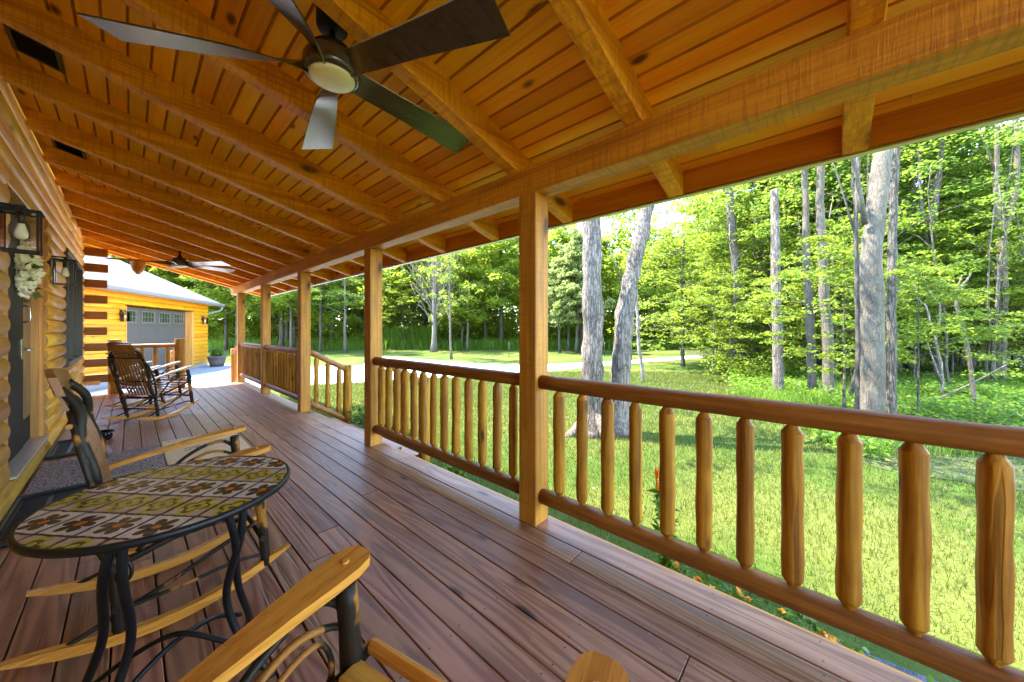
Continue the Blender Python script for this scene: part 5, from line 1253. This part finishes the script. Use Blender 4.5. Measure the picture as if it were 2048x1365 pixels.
# the wood beyond, one dense leafy mass
X, Y, d = scatter(4200, 150, 2350, 50, 70); X2, Y2, d2 = scatter(700, 1480, 2500, 24, 40); X = np.r_[X, X2]; Y = np.r_[Y, Y2]; d = np.r_[d, d2]
pxs = 1024 + 692.8*(X*CA-Y*SA)/d; hmax = np.where(d > 45, np.where((pxs > 1080) & (pxs < 1450), 14.5, 16.0), 11.5)
C = clumps(np.stack([X, Y, GZ+rng.uniform(0.0, 1.0, len(X))**1.35*hmax], 1), np.where(d > 45, 1.9, 1.2), 0.6, 60, rng); C[:,2] = np.maximum(C[:,2], GZ+0.1)
keep = np.hypot(C[:,0]-GC.x+3, C[:,1]-GC.y-1) > 9
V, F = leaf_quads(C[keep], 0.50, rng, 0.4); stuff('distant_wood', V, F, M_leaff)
# ---- plants by the deck edge
def lily(x, y, h, label, seed):
    root = thing('lily_plant', label, 'plant', (x, y, GZ)); r3 = np.random.RandomState(seed); mb = MB(); lc = []; bd = MB()
    for k in range(4):
        a = r3.uniform(0, 6.28); tx, ty = x+0.09*math.cos(a), y+0.09*math.sin(a); hh = h*r3.uniform(0.85, 1.05)
        mb.tube([(x+0.02*math.cos(a), y+0.02*math.sin(a), GZ), ((x+tx)/2, (y+ty)/2, GZ+hh*0.6), (tx, ty, GZ+hh)], [0.006,0.005,0.003], 6)
        for j in range(26):
            t = r3.uniform(0.15, 0.97); lc.append((x+(tx-x)*t+r3.normal()*0.02, y+(ty-y)*t+r3.normal()*0.02, GZ+hh*t))
        for j in range(3):
            b = r3.uniform(0, 6.28); p = Vector((tx+0.03*math.cos(b), ty+0.03*math.sin(b), GZ+hh+0.02)); bd.tube([(tx, ty, GZ+hh), p, p+Vector((0.008*math.cos(b), 0.008*math.sin(b), 0.035)), p+Vector((0.01*math.cos(b), 0.01*math.sin(b), 0.07))], [0.002, 0.007, 0.010, 0.003], 7)
    mb.build('stem', M_under, root); bd.build('bud', M_orange, root)
    V, F = leaf_quads(np.array(lc), 0.09, r3, 0.1, 0.28); V -= np.array([x, y, GZ]); me = np_mesh('leaves', V, F); me.materials.append(M_under); link(bpy.data.objects.new('leaves', me), root)
lx, ly = 2.42, 0.78
lily(lx, ly, 0.78, 'lily stems with closed orange buds standing beside the deck behind the near railing', 5)
for i, (x, y, lb) in enumerate(((2.32, 0.42, 'low orange flowering clump at the deck edge under the near railing'), (2.28, 0.02, 'second low orange flowering clump nearer the camera at the deck edge'))):
    root = thing('flowering_plant', lb, 'plant', (x, y, GZ)); r3 = np.random.RandomState(60+i)
    C = clumps(np.stack([r3.normal(0,0.11,60), r3.normal(0,0.16,60), r3.uniform(0.08,0.34,60)], 1), np.full(60,0.05), 0.7, 12, r3)
    V, F = leaf_quads(C, 0.045, r3, 0.4); me = np_mesh('leaves', V, F); me.materials.append(M_under); link(bpy.data.objects.new('leaves', me), root)
    C = clumps(np.stack([r3.normal(0,0.09,12), r3.normal(0,0.12,12), r3.uniform(0.24,0.36,12)], 1), np.full(12,0.018), 0.7, 6, r3)
    V, F = leaf_quads(C, 0.034, r3, 0.4, 0.8); me = np_mesh('blossoms', V, F); me.materials.append(M_orange); link(bpy.data.objects.new('blossoms', me), root)
for i, (x, y, s, lb) in enumerate(((2.85, 6.1, 0.9, 'leafy green shrub at the foot of the lawn steps newel'), (3.1, 5.5, 0.7, 'smaller leafy green shrub by the lawn steps, nearer the middle'), (2.45, 3.3, 0.5, 'small bright green perennial at the deck edge near the lawn steps'))):
    root = thing('shrub', lb, 'shrub', (x, y, GZ)); r3 = np.random.RandomState(80+i)
    C = clumps(np.stack([r3.normal(0,0.2*s,70), r3.normal(0,0.2*s,70), r3.uniform(0.05,0.55*s,70)], 1), np.full(70,0.08), 0.7, 14, r3); C[:,2] = np.maximum(C[:,2], 0.02)
    V, F = leaf_quads(C, 0.06, r3, 0.4); me = np_mesh('leaves', V, F); me.materials.append(M_under); link(bpy.data.objects.new('leaves', me), root)
    mb = MB()
    for k in range(7):
        a = k*0.9; mb.tube([(x, y, GZ), (x+0.2*s*math.cos(a), y+0.2*s*math.sin(a), GZ+0.4*s)], [0.006, 0.003], 5)
    mb.build('stem', M_barkd, root)

# ---- bits of litter on the deck and in the lawn
r6 = np.random.RandomState(44)
n6 = 46; C = np.stack([r6.uniform(-0.4, 1.8, n6), r6.uniform(0.3, 6.0, n6), np.full(n6, 0.004)], 1)
V, F = leaf_quads(C, 0.022, r6, 4.0, 0.45); stuff('deck_litter', V, F, plain('dry_seed', (0.33,0.20,0.09), 0.8, var=0.4))
X, Y, d = scatter(700, 700, 2150, 2.4, 13, 0.8); keep = (X > 3.0) & ~inpoly(X, Y, DRIVE); X, Y = X[keep], Y[keep]
V, F = leaf_quads(np.stack([X, Y, np.full(len(X), GZ+0.045)], 1), 0.038, r6, 1.0, 0.6); stuff('fallen_leaves', V, F, leafmat('fallen_leaf', (0.05,0.042,0.015), (0.11,0.085,0.035), 0.1))
